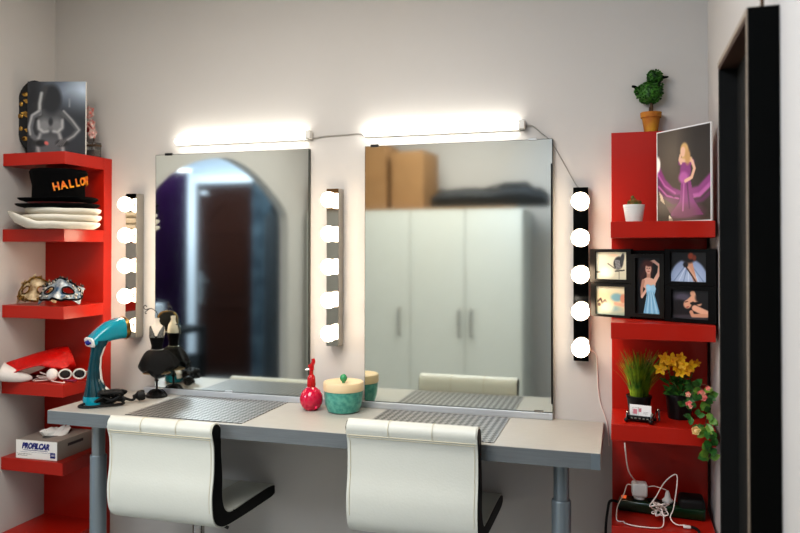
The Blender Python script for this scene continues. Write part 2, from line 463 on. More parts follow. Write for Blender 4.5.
def carton(lo, hi, rz, label, g='cardboard boxes on the wardrobe'):
    cx, cy = (lo[0]+hi[0])/2, (lo[1]+hi[1])/2
    t = thing('cardboard_box', label, 'box', (cx, cy, lo[2]), rz, g)
    hx, hy, hz = (hi[0]-lo[0])/2, (hi[1]-lo[1])/2, hi[2]-lo[2]
    b = NB(); box(b, (-hx, -hy, 0), (hx, hy, hz-.004), .003); obj('body', b, M['cardboard'], t)
    for s in (-1, 1):
        b = NB(); box(b, (-hx, .002 if s > 0 else -hy, hz-.004), (hx, hy if s > 0 else -.002, hz)); obj('flap', b, M['cardboard'], t)
carton((-2.30, -3.1, 1.707), (-1.715, -2.70, 1.925), 0, 'wide cardboard box at the bottom of the stack on the wardrobe')
carton((-2.08, -3.05, 1.926), (-1.72, -2.72, 2.20), .03, 'cardboard box on top of the wide cardboard box')
carton((-1.66, -3.05, 1.707), (-1.40, -2.72, 2.14), .12, 'tall cardboard box standing beside the black bag on the wardrobe')
b = NB(); secs = []
for i in range(17):
    t = i/16; x = -1.36+.86*t
    hgt = .074+.024*noise.noise(Vector((x*6, 1, 0)))+(.02 if .6 < t < .85 else 0)
    if i in (0, 16): hgt = .045
    secs.append(((x, -2.82, 1.707+hgt), (0, .11, 0), (0, 0, hgt)))
loft(b, secs, 20)
bag = thing('equipment_bag', 'long black nylon bag lying on the wardrobe', 'bag'); obj('bag_body', b, M['nylon'], bag, smooth=True, angle=60)
b = NB(); tube(b, [(-.98, -2.75, 1.83), (-.85, -2.72, 1.865), (-.72, -2.72, 1.86), (-.66, -2.75, 1.82)], .008); obj('carry_strap', b, M['nylon'], bag, smooth=True)

# ================================================================== MIRRORS, RAIL, LIGHTS
def wall_mirror(x0, x1, z1, label, clips):
    t = thing('wall_mirror', label, 'mirror', (x0, -.0135, .8249))
    W, H = x1-x0, z1-.8249
    b = NB(); box(b, (0, -.0065, 0), (W, .013, H)); g = obj('backing', b, M['glassedge'], t)
    b = NB(); f = [b.verts.new(p) for p in ((.0015, -.0068, .0015), (W-.0015, -.0068, .0015), (W-.0015, -.0068, H-.0015), (.0015, -.0068, H-.0015))]; b.faces.new(f)
    obj('mirror_glass', b, M['mirror'], t)
    for cx, cz, m in clips:
        b = NB(); box(b, (cx*W-.016, -.010, cz*H-.004), (cx*W+.016, -.0005, cz*H+.006), .001); obj('clip', b, M[m], t)
    return t
wall_mirror(-1.8512, -1.1599, 1.7878, 'left wall mirror reflecting an arch and dark door', ((.09, 1, 'black'), (.5, 0, 'alu')))
rm = wall_mirror(-.9287, -.2290, 1.7878, 'right wall mirror reflecting the white wardrobe', ((.055, 1, 'black'), (.93, 0, 'chrome'), (.9, 1, 'satin')))
b = NB(); box(b, (.6997-.006, -.0072, .03), (.6997-.001, -.0066, .875)); obj('dark_edge_line', b, M['dark'], rm)
b = NB(); box(b, (-1.90, -.027, .8002), (-.2290, -.0002, .8235), .002)
tag(obj('mirror_rail', b, M['alu']), 'thin aluminium rail running under both mirrors', 'rail')

def bulb_bar(x, w, z0, z1, zs, label):
    t = thing('vanity_light_bar', label, 'light', (x, 0, z0), group='bulb light bars beside the mirrors')
    H = z1-z0; hw = w/2
    b = NB(); box(b, (-hw, -.05, 0), (hw, -.0005, H), .002); obj('bar_housing', b, M['satin'], t)
    b = NB(); box(b, (-hw+.001, -.0512, .001), (hw-.001, -.0502, H-.001)); obj('chrome_face', b, M['chrome'], t)
    for z in zs:
        b = NB(); lathe(b, [(0, 0), (.014, 0), (.014, .012), (.012, .014)], 16, loc=(0, -.0512, z-z0), rot=rotm(x=PI/2)); s = obj('socket', b, M['plastic_w'], t, smooth=True)
        b = NB(); sphere(b, (0, -.087, z-z0), .030, seg=24, rings=16); obj('bulb', b, M['bulb'], t, smooth=True)
    return t
Z1 = [1.583, 1.455, 1.331, 1.206, 1.081]
bulb_bar(-1.947, .052, 1.03, 1.628, [z-.002 for z in Z1], 'five-bulb light bar between red shelves and left mirror')
bulb_bar(-1.048, .050, 1.03, 1.628, Z1, 'five-bulb light bar between the two mirrors')
bulb_bar(-.131, .052, 1.014, 1.612, [1.562, 1.437, 1.312, 1.187, 1.062], 'five-bulb light bar right of the right mirror')

def led_tube(x0, x1, label, capside):
    t = thing('led_tube_light', label, 'light', (x0, 0, 1.822), group='glowing tubes above the mirrors')
    L = x1-x0
    b = NB(); box(b, (0, -.007, .002), (L, -.0005, .030), .001); tube(b, [(.004, -.030, .003), (L-.004, -.030, .003)], .0012, n=6, sub=1); obj('housing', b, M['plastic_g'], t)
    b = NB(); vs = lathe(b, [(0, 0), (.010, .0), (.0125, .003), (.0125, L-.027), (.010, L-.024), (0, L-.024)], 20, loc=(.001, -.0205, .018), rot=rotm(y=PI/2)); obj('diffuser', b, M['tube'], t, smooth=True)
    b = NB(); box(b, (L-.022, -.034, .004), (L, -.0005, .036), .003); obj('end_cap', b, M['plastic_w'], t)
led_tube(-1.754, -1.150, 'glowing LED tube on the wall above the left mirror', 1)
led_tube(-.933, -.325, 'glowing LED tube on the wall above the right mirror', 1)
def cable(name, pts, r, m, label, sub=8):
    b = NB(); tube(b, pts, r, n=8, sub=sub); return tag(obj(name, b, M[m], smooth=True), label, 'cable')
cable('power_cable', [(-1.149, -.006, 1.83), (-1.10, -.004, 1.836), (-1.0, -.004, 1.838), (-.96, -.004, 1.84), (-.934, -.006, 1.832)], .0022, 'plastic_g', 'thin grey cable joining the two LED tubes')
cable('power_cable', [(-.324, -.006, 1.838), (-.30, -.010, 1.838), (-.27, -.010, 1.812), (-.24, -.010, 1.785), (-.215, -.004, 1.745), (-.18, -.004, 1.68), (-.150, -.006, 1.625), (-.140, -.02, 1.6135)], .0018, 'plastic_g', 'thin grey cable from right LED tube down to right bulb bar')
cable('power_cable', [(-.100, -.02, 1.05), (-.082, -.004, 1.03), (-.079, -.004, .98), (-.077, -.004, .92), (-.068, -.004, .862), (-.048, -.004, .80), (-.040, -.004, .72)], .0022, 'cable_w', 'pale cable hanging on the wall below the right bulb bar')

# ================================================================== DESK
DX0, DX1, DY, DZ = -2.0365, -.058, -.410, .80
t = thing('makeup_desk', 'long grey laminate make-up desk under the mirrors', 'desk', (DX0, 0, 0))
W = DX1-DX0
b = NB(); box(b, (0, DY+.001, DZ-.049), (W, -.001, DZ), .0012); obj('worktop', b, M['laminate'], t)
b = NB(); box(b, (0.001, DY-.001, DZ-.0485), (W-.028, DY+.001, DZ-.0015)); obj('front_edge_band', b, M['laminate_edge'], t)
b = NB(); box(b, (W-.028, DY-.001, DZ-.0485), (W-.0005, DY+.001, DZ-.0015)); obj('end_edge_band', b, M['legmetal'], t)
for lx in (.137, 1.857):
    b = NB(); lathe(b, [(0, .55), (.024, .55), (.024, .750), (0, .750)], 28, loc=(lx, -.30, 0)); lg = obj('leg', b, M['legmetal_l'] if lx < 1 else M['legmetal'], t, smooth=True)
    b = NB(); lathe(b, [(0, 0), (.030, 0), (.030, .615), (.028, .619), (0, .619)], 28, loc=(lx, -.30, 0)); obj('outer_tube', b, M['legmetal'], lg, smooth=True)
for x0, x1, y0, y1, lab in ((-1.712, -1.242, -.392, -.026, 'silver woven placemat in front of the left mirror'), (-.836, -.376, -.386, -.034, 'silver woven placemat in front of the right mirror')):
    b = NB(); box(b, (-(x1-x0)/2, -(y1-y0)/2, 0), ((x1-x0)/2, (y1-y0)/2, .0022), .0006)
    tag(obj('placemat', b, M['woven'], loc=((x0+x1)/2, (y0+y1)/2, DZ+.0004)), lab, 'placemat', 'woven placemats on the desk')

# ================================================================== CHAIRS
PROF = [(-.468, .786), (-.462, .76), (-.452, .72), (-.452, .64), (-.463, .57), (-.460, .51), (-.445, .470), (-.41, .445), (-.36, .434), (-.24, .428), (-.09, .425), (-.02, .425), (.012, .434), (.018, .449), (.004, .467),
        (-.05, .477), (-.2, .479), (-.31, .479), (-.352, .485), (-.380, .507), (-.394, .55), (-.394, .62), (-.402, .70), (-.405, .775), (-.415, .797), (-.435, .808), (-.456, .805)]
def chair(label):
    t = thing('bar_chair', label, 'chair', (-1.522, -.21, 0), group='white leatherette chairs at the desk')
    P = [(y+.21, z) for y, z in PROF]
    sp = [(p.x, p.y) for p in smooth_path([(a, c, 0) for a, c in P], 4, True)]
    cut_out = 8*4; cut_in = 17*4
    HW = .208
    def sweep(poly, name):
        b = NB(); prism(b, poly, -HW, HW)
        es = [e for e in b.edges if abs(e.verts[0].co.x-e.verts[1].co.x) < 1e-6]
        bmesh.ops.bevel(b, geom=es, offset=.004, segments=2, affect='EDGES')
        return obj(name, b, M['leather'], t, smooth=True, angle=50)
    back = sweep(sp[:cut_out+1]+sp[cut_in:], 'backrest')
    seat = sweep(sp[cut_out:cut_in+1], 'seat')
    # inset black side faces
    n = len(sp); ins = []
    for i in range(n):
        a, c = Vector(sp[i-1]), Vector(sp[(i+1) % n]); d = (c-a).normalized(); nr = Vector((-d.y, d.x))
        ins.append((sp[i][0]-nr.x*-.005, sp[i][1]-nr.y*-.005))
    for s in (-1, 1):
        b = NB(); prism(b, ins, s*(HW-.004), s*(HW+.0025)); obj('side_trim', b, M['blacktrim'], t)
    b = NB()
    tube(b, [(-HW+.004, -.2535, .762), (HW-.004, -.2535, .762)], .0014, n=6, sub=1)
    tube(b, [(-HW+.004, -.2518, .755), (HW-.004, -.2518, .755)], .0009, n=6, sub=1)
    for s in (-1, 1):
        tube(b, [(s*.198, -.253, .765), (s*.198, -.243, .72), (s*.198, -.243, .64), (s*.198, -.254, .57), (s*.198, -.251, .51)], .0010, n=6, sub=4)
        tube(b, [(s*.07, -.2555, .765), (s*.07, -.2595, .788), (s*.07, -.246, .807), (s*.07, -.225, .8095), (s*.07, -.204, .798), (s*.07, -.194, .775), (s*.07, -.192, .70), (s*.07, -.184, .62), (s*.07, -.184, .55)], .0010, n=6, sub=4)
        tube(b, [(s*.07, -.10, .4795), (s*.07, .16, .4775), (s*.07, .21, .468)], .0010, n=6, sub=3)
    obj('stitching', b, M['stitch'], t)
    b = NB(); box(b, (-.10, -.10, .405), (.10, .10, .424), .004); obj('mounting_plate', b, M['black'], t)
    b = NB(); lathe(b, [(0, .03), (.030, .03), (.030, .26), (.022, .265), (.022, .405), (0, .405)], 24); obj('gas_column', b, M['chrome'], t, smooth=True)
    b = NB(); lathe(b, [(0, 0), (.205, 0), (.21, .006), (.19, .014), (.08, .024), (.035, .04), (0, .04)], 48); obj('round_base', b, M['chrome'], t, smooth=True)
    b = NB(); tube(b, [(.03, -.03, .40), (.12, -.05, .395), (.155, -.05, .385)], .006, sub=4); obj('height_lever', b, M['black'], t, smooth=True)
    b = NB(); tube(b, [(-.022, 0, .20), (-.13, .03, .20), (-.12, .20, .20), (0, .24, .20), (.12, .20, .20), (.13, .03, .20), (.022, 0, .20)], .010, sub=6); obj('footrest', b, M['chrome'], t, smooth=True)
    return t
c1 = chair('lower white leatherette bar chair with black sides, in front of the left mirror')
c2 = dup_tree(c1); c2.location = (-.618, -.228, .0)
c2['label'] = 'higher white leatherette bar chair with black sides, in front of the right mirror'
for ch in list(bpy.data.objects):
    if ch.parent == c2 and ch.name.split('.')[0] in ('backrest', 'seat', 'side_trim', 'stitching', 'mounting_plate', 'height_lever', 'gas_column'):
        ch.location.z += .055

# ================================================================== RED SHELF UNITS
def shelf_unit(x0, zp0, zp1, tops, label):
    t = thing('shelf_unit', label, 'shelves', (x0, 0, 0), group='tall red shelf units')
    b = NB(); box(b, (0, -.05, zp0), (.30, -.0005, zp1), .0015); obj('back_panel', b, M['red'], t)
    for z in tops:
        b = NB(); box(b, (0, -.28, z-.05), (.30, -.0503, z), .0015); obj('shelf_board', b, M['red'], t)
LS = [1.7807, 1.4763, 1.1719, .8675, .5631, .2587]
RS = [1.4842, 1.1718, .8594, .5470, .2346]
shelf_unit(-2.3815, .10, 1.7807, LS, 'tall red shelf unit in the left corner')
shelf_unit(-.0297, .02, 1.794, RS, 'tall red shelf unit in the right corner')

# ---- left shelf 1: oval plate, torso print, flower glass
t = thing('oval_plate', 'black and gold oval plate upright on a stand behind the grey print', 'plate', (-2.335, -.165, LS[0]+.0005), math.radians(30))
b = NB(); lathe(b, [(0, 0), (.10, 0), (.105, .004), (.10, .008), (.06, .006), (0, .006)], 40, loc=(0, 0, .165), rot=rotm(x=PI/2), sx=.70, sy=1.45)
obj('plate_body', b, M['blacksatin'], t, smooth=True)
b = NB()
for i in range(14):
    a = 2*PI*i/14; cx, cz = .055*math.cos(a), .165+.118*math.sin(a)
    sphere(b, (cx, -.009, cz), .010, sy=.2, sx=.8+.5*(i % 2), seg=8, rings=6)
for cz, s in ((.22, 1.), (.165, 1.2), (.10, .9), (.255, .6)):
    leafquad(b, (0, -.0105, cz), (0, 0, 1), .05*s, .035*s, Vector((0, -1, 0)), 0); leafquad(b, (0, -.0105, cz), (0, 0, -1), .045*s, .035*s, Vector((0, -1, 0)), 0)
    leafquad(b, (0, -.0105, cz), (1, 0, .3), .045*s, .02*s, Vector((0, -1, 0)), 0); leafquad(b, (0, -.0105, cz), (-1, 0, .3), .045*s, .02*s, Vector((0, -1, 0)), 0)
obj('gold_ornament', b, M['gold'], t)
b = NB(); box(b, (-.07, -.03, 0), (.07, .04, .010), .003); tube(b, [(-.03, .01, .01), (-.03, .01, .05)], .006, sub=1); tube(b, [(.03, .01, .01), (.03, .01, .05)], .006, sub=1)
tube(b, [(-.06, .005, .118), (-.084, -.002, .118)], .005, sub=1)
obj('stand', b, M['black'], t)

t = thing('photo_print', 'dark grey portrait print of a torso on the top left shelf', 'picture', (-2.318, -.222, LS[0]+.0005), math.radians(17))
b = NB(); box(b, (0, .0005, 0), (.238, .008, .300), .001); obj('canvas_block', b, M['collage_d'], t)
cv = Canvas(100, 124, (52, 55, 60))
cv.ell(.62, .12, .50, .22, (118, 128, 142), 1.6); cv.ell(.95, .12, .22, .22, (190, 205, 220), 1.8)
cv.ell(.10, .5, .2, .7, (44, 46, 50), 1.); cv.ell(.8, .75, .3, .4, (58, 62, 68), 1.2)
body = (84, 86, 90)
cv.poly([(.17, .42), (.28, .37), (.52, .37), (.64, .43), (.62, .56), (.57, .68), (.62, .80), (.66, 1), (.12, 1), (.17, .82), (.22, .68), (.19, .56)], body)
cv.ell(.38, .66, .20, .12, (70, 72, 76), .9)
cv.ell(.41, .24, .17, .20, (50, 53, 58), .4); cv.line([(.30, .1), (.22, .28), (.20, .46)], .05, (70, 72, 74), .9)
cv.line([(.24, .16), (.21, .30), (.21, .44)], .026, (178, 180, 180), 1.4); cv.line([(.72, .24), (.72, .34)], .014, (140, 146, 152), 1.6)
cv.line([(.20, .42), (.09, .48), (.05, .64), (.09, .74), (.22, .82)], .045, (104, 106, 110), .7)
cv.line([(.20, .40), (.08, .46), (.03, .62), (.05, .72)], .018, (190, 190, 190), 1.6, .8)
cv.line([(.62, .43), (.77, .55), (.88, .66), (.78, .75), (.64, .82)], .045, (92, 95, 98), .7)
cv.line([(.62, .40), (.76, .52), (.89, .66), (.80, .74), (.68, .80)], .015, (180, 180, 180), 1.7, .8)
cv.ell(.29, .60, .115, .095, (132, 134, 136), .9); cv.ell(.50, .60, .115, .095, (126, 128, 130), .9)
cv.line([(.19, .54), (.20, .64), (.28, .69), (.35, .68)], .022, (206, 206, 206), 1.8, .75); cv.line([(.60, .53), (.60, .63), (.52, .69), (.45, .68)], .022, (200, 200, 200), 1.8, .75)
cv.ell(.40, .55, .035, .05, (52, 54, 58), .9)
cv.ell(.38, .88, .22, .14, (98, 100, 104), 1.); cv.line([(.22, .72), (.17, .84), (.20, .96)], .026, (180, 180, 180), 1.8, .8); cv.line([(.55, .72), (.60, .86), (.62, .97)], .026, (186, 186, 186), 1.8, .8)
cv.ell(.22, .84, .10, .045, (34, 36, 38), .8); cv.ell(.60, .84, .10, .045, (40, 42, 44), .8)
for q in range(4): cv.line([(.58+.03*q, .80), (.50+.035*q, .87)], .008, (120, 120, 122), 1.)
cv.ell(.33, .84, .04, .024, (205, 110, 104), .6, rot=.6)
print_obj('printed_face', cv, .238, .300, t)
b = NB(); box(b, (.2370, -.0004, .001), (.2384, .0082, .299)); obj('edge_highlight', b, M['plastic_w'], t)  # pale strip painting a highlight on the dark canvas side

t = thing('flower_vase', 'small square glass vase with a white and red flower', 'vase', (-2.118, -.075, LS[0]+.0005))
b = NB(); box(b, (-.026, -.02, 0), (.026, .02, .062), .002); obj('glass_body', b, M['clearglass'], t)
b = NB(); box(b, (-.0265, -.0205, .045), (.0265, .0205, .052)); box(b, (-.02, -.014, .004), (.02, .014, .03)); obj('wooden_band', b, M['bark'], t)
b = NB(); tube(b, [(0, 0, .02), (.004, 0, .08), (-.004, 0, .16)], .0025); obj('stem', b, M['bark'], t)
for fx, fz, s in ((-.005, .185, 1.3), (.004, .135, 1.1), (.012, .098, 1.1), (-.012, .12, .9)):
    b = NB()
    for k in range(6):
        a = 2*PI*k/6+fx*90; leafquad(b, (fx, -.012, fz), (math.cos(a), -.25, math.sin(a)), .024*s, .020*s, Vector((0, -1, 0)), .1)
    sphere(b, (fx, -.016, fz), .006*s, seg=8, rings=6)
    obj('blossom', b, M['band_r' if s < 1 else 'petal_w'], t)

# ---- left shelf 2: hats
def hat_profile(b, R, rb, rt, h, curl, z0=0., sy=1., side=.0):
    """brim with curled sides, then a crown"""
    n = 56; rings = []
    prof = [(rb, .004), (rb*1.08, .001), (R*.8, .0), (R*.95, .004*1), (R, .010), (R*.985, .013), (R*.8, .006), (rb*1.02, .007), (rb, .014), (rb*.985, h*.5), (rt, h-.010), (rt*.94, h), (rt*.5, h+.001), (0.0, h)]
    for r, z in prof:
        ring = []
        for i in range(n):
            a = 2*PI*i/n
            k = max(0, (r-rb)/(R-rb)) if r > rb else 0
            zz = z + curl*k*k*(math.cos(a)**2)
            ring.append(b.verts.new((r*math.cos(a)*(1-side*k*math.cos(a)**2), r*sy*math.sin(a), zz+z0)))
        rings.append(ring)
    for p, q in zip(rings, rings[1:]):
        for i in range(n): b.faces.new((p[i], p[(i+1) % n], q[(i+1) % n], q[i]))
    b.faces.new(rings[0][::-1])
HZ = LS[1]+.001
for k, (dz, R, lab, dx, dy) in enumerate(((0, .168, 'white felt hat lying at the bottom of the hat stack', .0, 0), (.027, .146, 'white felt hat lying in the middle of the hat stack', .030, .006), (.054, .140, 'white felt hat lying just under the black hats', .030, .012))):
    b = NB(); n = 60; rings = []
    for r, z in ((0, .004), (.08, .004), (.6, .0), (.85, .0), (.97, .012), (1., .022), (.985, .026), (.9, .018), (.6, .020), (.3, .022), (0, .022)):
        if r == 0: rings.append([b.verts.new((0, 0, z))]); continue
        ring = []
        for i in range(n):
            a = 2*PI*i/n; ca = math.cos(a)
            lift = .20*(max(0, r-.55)/.45)**1.6*max(0, -math.cos(a-.35))**.8*(k == 0)
            ring.append(b.verts.new((r*R*ca, r*R*1.02*math.sin(a), z+lift*.25+.003*noise.noise(Vector((ca*2, math.sin(a)*2, k*3.)))*r)))
        rings.append(ring)
    for p, q in zip(rings, rings[1:]):
        for i in range(n):
            j = (i+1) % n
            if len(p) == 1: b.faces.new((p[0], q[j], q[i]))
            elif len(q) == 1: b.faces.new((p[i], p[j], q[0]))
            else: b.faces.new((p[i], p[j], q[j], q[i]))
    o = obj('felt_hat', b, M['felt_w'], smooth=True, angle=70, loc=(-2.176+dx, -.222+dy, HZ+dz))
    tag(o, lab, 'hat', 'white hats on the left shelf')
t = thing('brimmed_hat', 'black brimmed hat with a red satin band under the lettered hat', 'hat', (-2.162, -.222, HZ+.082), .1)
b = NB(); hat_profile(b, .156, .098, .10, .022, .006, sy=1.0); obj('brim', b, M['felt_b'], t, smooth=True, angle=40)
b = NB(); lathe(b, [(.100, .0135), (.114, .0135), (.114, .0225), (.100, .0225)], 48); obj('hat_band', b, M['band_r'], t, smooth=True)
t = thing('top_hat', 'black top hat with orange curved lettering on the left shelf', 'hat', (-2.158, -.224, HZ+.105), 0)
b = NB(); hat_profile(b, .148, .098, .108, .130, .008); obj('hat_body', b, M['felt_b'], t, smooth=True, angle=40)
word = 'HALLOWEEN'
a0 = math.radians(-53)
for i, chh in enumerate(word):
    a = a0+i*math.radians(14.5); rr = .1065
    zc = .056+.0065*min(i, 5)
    o = text(chh, .042, M['orange'], t, (rr*math.cos(a), rr*math.sin(a), zc), (0, 0, 0), bold=.0016, extrude=.001, xs=.85)
    o.rotation_euler = (rotm(z=a+PI/2) @ rotm(y=math.radians(-12)) @ rotm(x=PI/2)).to_euler()

# ---- left shelf 3: masks
def mask(label, mt, loc, rz, tilt, W=.15, H=.085, trimm='gold', feathers=None, gem='glitter', accents=()):
    t = thing('carnival_mask', label, 'mask', loc, rz, 'carnival masks on the left shelf')
    R = rotm(x=tilt); zo = [0.]
    def S(u, v):
        x = u*W/2; z = v*H/2*(1-.22*u*u+.15*math.cos(u*5)); y = -.045*(1-u*u)-.018*math.exp(-(u/.16)**2)*(1-v)*.6+.006*noise.noise(Vector((u*4, v*4, W*50)))
        return R @ Vector((x, y, z)) + Vector((0, 0, zo[0]))
    zo[0] = .004-min(S(-1+.1*i, -1+.1*j).z for i in range(21) for j in range(21))
    nu, nv = 44, 20; b = NB(); g = {}
    for i in range(nu+1):
        for j in range(nv+1):
            g[i, j] = b.verts.new(S(-1+2*i/nu, -1+2*j/nv))
    for i in range(nu):
        for j in range(nv):
            u, v = -1+2*(i+.5)/nu, -1+2*(j+.5)/nv
            if ((abs(u)-.45)/.22)**2+((v-.05)/.34)**2 < 1: continue
            b.faces.new((g[i, j], g[i+1, j], g[i+1, j+1], g[i, j+1]))
    o = obj('mask_face', b, mt, t, smooth=True)
    sol = o.modifiers.new('s', 'SOLIDIFY'); sol.thickness = .003
    b = NB(); pts = []
    for k in range(40):
        a = 2*PI*k/40; u, v = math.cos(a), math.sin(a); pts.append(S(max(-1, min(1, u*1.0)), max(-1, min(1, v*1.25)))+Vector((0, -.003, .0)))
    tube(b, pts, lambda q: .004, n=6, sub=2, closed=True)
    for s in (-1, 1):
        tube(b, [S(s*.45+.24*math.cos(2*PI*k/14), .05+.38*math.sin(2*PI*k/14))+Vector((0, -.003, 0)) for k in range(14)], .0028, n=6, sub=2, closed=True)
    obj('edge_trim', b, M[trimm], t, smooth=True)
    b = NB()
    for k in range(36):
        a = random.uniform(0, 2*PI); rr = random.uniform(.75, 1.05); p = S(rr*math.cos(a), rr*math.sin(a)*1.1)
        sphere(b, p+Vector((0, -.004, .002)), random.uniform(.002, .006), seg=8, rings=6)
    tag(obj('beads', b, M[gem], t, smooth=True), kind='stuff')
    if feathers:
        b = NB()
        for k in range(26):
            u = random.uniform(-.95, .95); p = S(u, 1.0)
            leafquad(b, p, (u*.6+random.uniform(-.3, .3), random.uniform(-.4, .3), 1), random.uniform(.008, .016), .010)
        obj('lace_crest', b, M[feathers], t)
    return t
mask('cream and gold carnival mask leaning by the left wall', M['maskbeige'], (-2.285, -.19, LS[2]+.0005), math.radians(14), math.radians(-28), .165, .098, 'gold', 'maskbeige', 'gold')
mask('silver and blue glittering carnival mask on the third left shelf', M['maskblue'], (-2.150, -.215, LS[2]+.0005), math.radians(20), math.radians(-40), .165, .10, 'blacktrim', 'lace', 'glitter')

# ---- left shelf 4: santa hat, cable coil, sunglasses
t = thing('santa_hat', 'red sequined santa hat with white plush brim lying on the left shelf', 'hat', (0, 0, 0))
b = NB()
S4 = LS[3]+.002
loft(b, [((-2.325, -.30, S4+.045), (.0, .012, .035), (.040, 0, 0)), ((-2.305, -.262, S4+.066), (0, .05, .030), (.03, -.02, .0)),
         ((-2.27, -.225, S4+.080), (0, .06, .030), (.03, -.02, 0)), ((-2.225, -.20, S4+.092), (0, .055, .030), (.03, -.02, 0)), ((-2.185, -.185, S4+.090), (.0, .05, .035), (.02, -.015, -.01)),
         ((-2.162, -.178, S4+.068), (0, .04, .02), (.024, 0, -.01)), ((-2.165, -.172, S4+.040), (0.02, .035, 0), (.018, 0, .012)), ((-2.185, -.165, S4+.018), (0, .03, 0), (.012, 0, .012))], 20)
o = obj('hat_cone', b, M['sequin'], t, smooth=True, angle=80)
b = NB(); loft(b, [((-2.27, -.17, S4+.028), (0, .07, 0), (.07, 0, .028)), ((-2.23, -.16, S4+.04), (0, .07, 0), (.04, 0, .03))], 16); obj('hat_lining', b, M['band_r'], t, smooth=True)
b = NB(); tube(b, [(-2.340, -.330, S4+.046), (-2.322, -.315, S4+.036), (-2.298, -.290, S4+.024), (-2.275, -.262, S4+.014), (-2.262, -.245, S4+.009)], lambda q: .034*(1-q)**.8+.005, n=14, sub=6); obj('plush_brim', b, M['fur'], t, smooth=True)
t = thing('charging_cable', 'coiled white charging cable with a white plug on the left shelf', 'cable', (-2.18, -.235, S4))
b = NB()
for k in range(3):
    tube(b, [(-.002, .0, .006+k*.010), (-.05+.01*k, -.03+.012*k, .004+k*.012), (-.078+.014*k, -.004, .004+k*.015), (-.05+.01*k, .020-.006*k, .004+k*.010), (.0, .012, .004+k*.006)], .0019, n=6, sub=6)
tube(b, [(.0, 0, .006), (.03, -.02, .004), (.09, -.03, .003), (.07, -.01, .003)], .0024, n=6, sub=6)
obj('cable_loops', b, M['cable_w'], t, smooth=True)
b = NB(); sphere(b, (.006, .0, .026), .023, sx=1., sy=.9, sz=1.1, seg=20); obj('plug_body', b, M['fur'], t, smooth=True)
t = thing('sunglasses', 'white-framed sunglasses with dark lenses on the left shelf', 'glasses', (-2.108, -.20, S4+.004), math.radians(28))
b = NB()
for s in (-1, 1):
    tube(b, [(s*.027+.022*math.cos(2*PI*k/14), .0+.004*math.cos(2*PI*k/14), .022+.019*math.sin(2*PI*k/14)) for k in range(14)], .0036, n=8, sub=3, closed=True)
    tube(b, [(s*.049, 0, .03), (s*.054, .03, .024), (s*.045, .09, .012)], .003, n=6, sub=4)
obj('spectacle_frame', b, M['plastic_w'], t, smooth=True)
for s in (-1, 1):
    b = NB(); sphere(b, (s*.027, .001, .022), .0195, sy=.1, seg=18); obj('lens', b, M['lens'], t, smooth=True)
b = NB(); tube(b, [(-.02, -.02, .004), (.0, -.03, .006), (.02, -.024, .004), (.03, -.01, .004)], .005, sub=5)
tag(obj('hair_clip', b, M['plum'], smooth=True, loc=(-2.105, -.205, S4+.002)), 'small plum hair clip lying before the white sunglasses', 'hair clip')

# ---- left shelf 5: glove box
t = thing('glove_box', 'white and navy lettered glove dispenser box under the desk end', 'box', (-2.315, -.272, LS[4]+.0005), math.radians(2))
b = NB(); box(b, (0, .0, 0), (.195, .21, .075), .0012); obj('box_body', b, M['boxtop'], t)
b = NB(); box(b, (.001, -.0008, .001), (.194, .0002, .074)); obj('box_front', b, M['cardwhite'], t)
text('PROFILCAR', .031, M['navy'], t, (.093, -.0012, .051), (PI/2, 0, 0), shear=.3, bold=.0017, xs=.80)
b = NB(); box(b, (.035, -.0014, .0345), (.150, -.0008, .0363)); box(b, (.163, -.0014, .010), (.186, -.0008, .031), .0)
box(b, (.02, -.0014, .0275), (.17, -.0008, .0281)); obj('printed_marks', b, M['navy'], t)
text('PROFESSIONAL GLOVES'[:0] or '100', .012, M['cardwhite'], t, (.1745, -.0018, .0205), (PI/2, 0, 0))
b = NB()
for k in range(2): box(b, (.008, -.0012, .019-k*.006), (.075-k*.02, -.0008, .0203-k*.006))
obj('small_print', b, M['darkink'], t)
b = NB(); lathe(b, [(0, 0), (.03, 0), (.03, .0006), (0, .0006)], 28, loc=(.10, .115, .0751), sx=1.0, sy=2.6); obj('dispenser_slot', b, M['dark'], t)
b = NB(); box(b, (.1951, .06, .045), (.1958, .15, .056)); obj('side_label', b, M['darkink'], t)
b = NB()
for k in range(5):
    x = .075+.013*k
    loft(b, [((x, .10, .070), (.020, 0, 0), (0, .03, 0)), ((x+.006*math.sin(k*2), .10+.012*(k-2), .092), (.014, .006, 0), (0, .02, .006)), ((x+.01*math.sin(k*3), .10+.020*(k-2), .099+.004*(k % 2)), (.006, .008, 0), (.0, .01, .004))], 10)
obj('tissue_glove', b, M['tissue'], t, smooth=True)

# ================================================================== DESK THINGS
# steamer
t = thing('garment_steamer', 'teal handheld garment steamer standing on the left end of the desk', 'steamer', (-1.925, -.272, DZ+.0005), math.radians(32))
def sec(cx, cz, rx, ry, cy=0., tilt=0.):
    return ((cx, cy, cz), (rx*math.cos(tilt), 0, rx*math.sin(tilt)), (0, ry, 0))
b = NB(); loft(b, [sec(-.005, 0, .044, .034), sec(-.005, .004, .050, .038), sec(-.005, .022, .050, .038), sec(-.005, .034, .049, .037)], 28); obj('base_collar', b, M['teal'], t, smooth=True)
b = NB(); loft(b, [sec(-.005, .034, .048, .036), sec(-.006, .05, .045, .034), sec(-.010, .07, .036, .030), sec(-.014, .10, .028, .024)], 28); obj('water_tank', b, M['teal_d'], t, smooth=True)
b = NB(); loft(b, [sec(-.014, .10, .028, .024), sec(-.014, .14, .024, .021), sec(-.010, .18, .022, .020), sec(-.002, .215, .026, .021), sec(.004, .245, .034, .024)], 28); obj('handle', b, M['teal_d'], t, smooth=True)
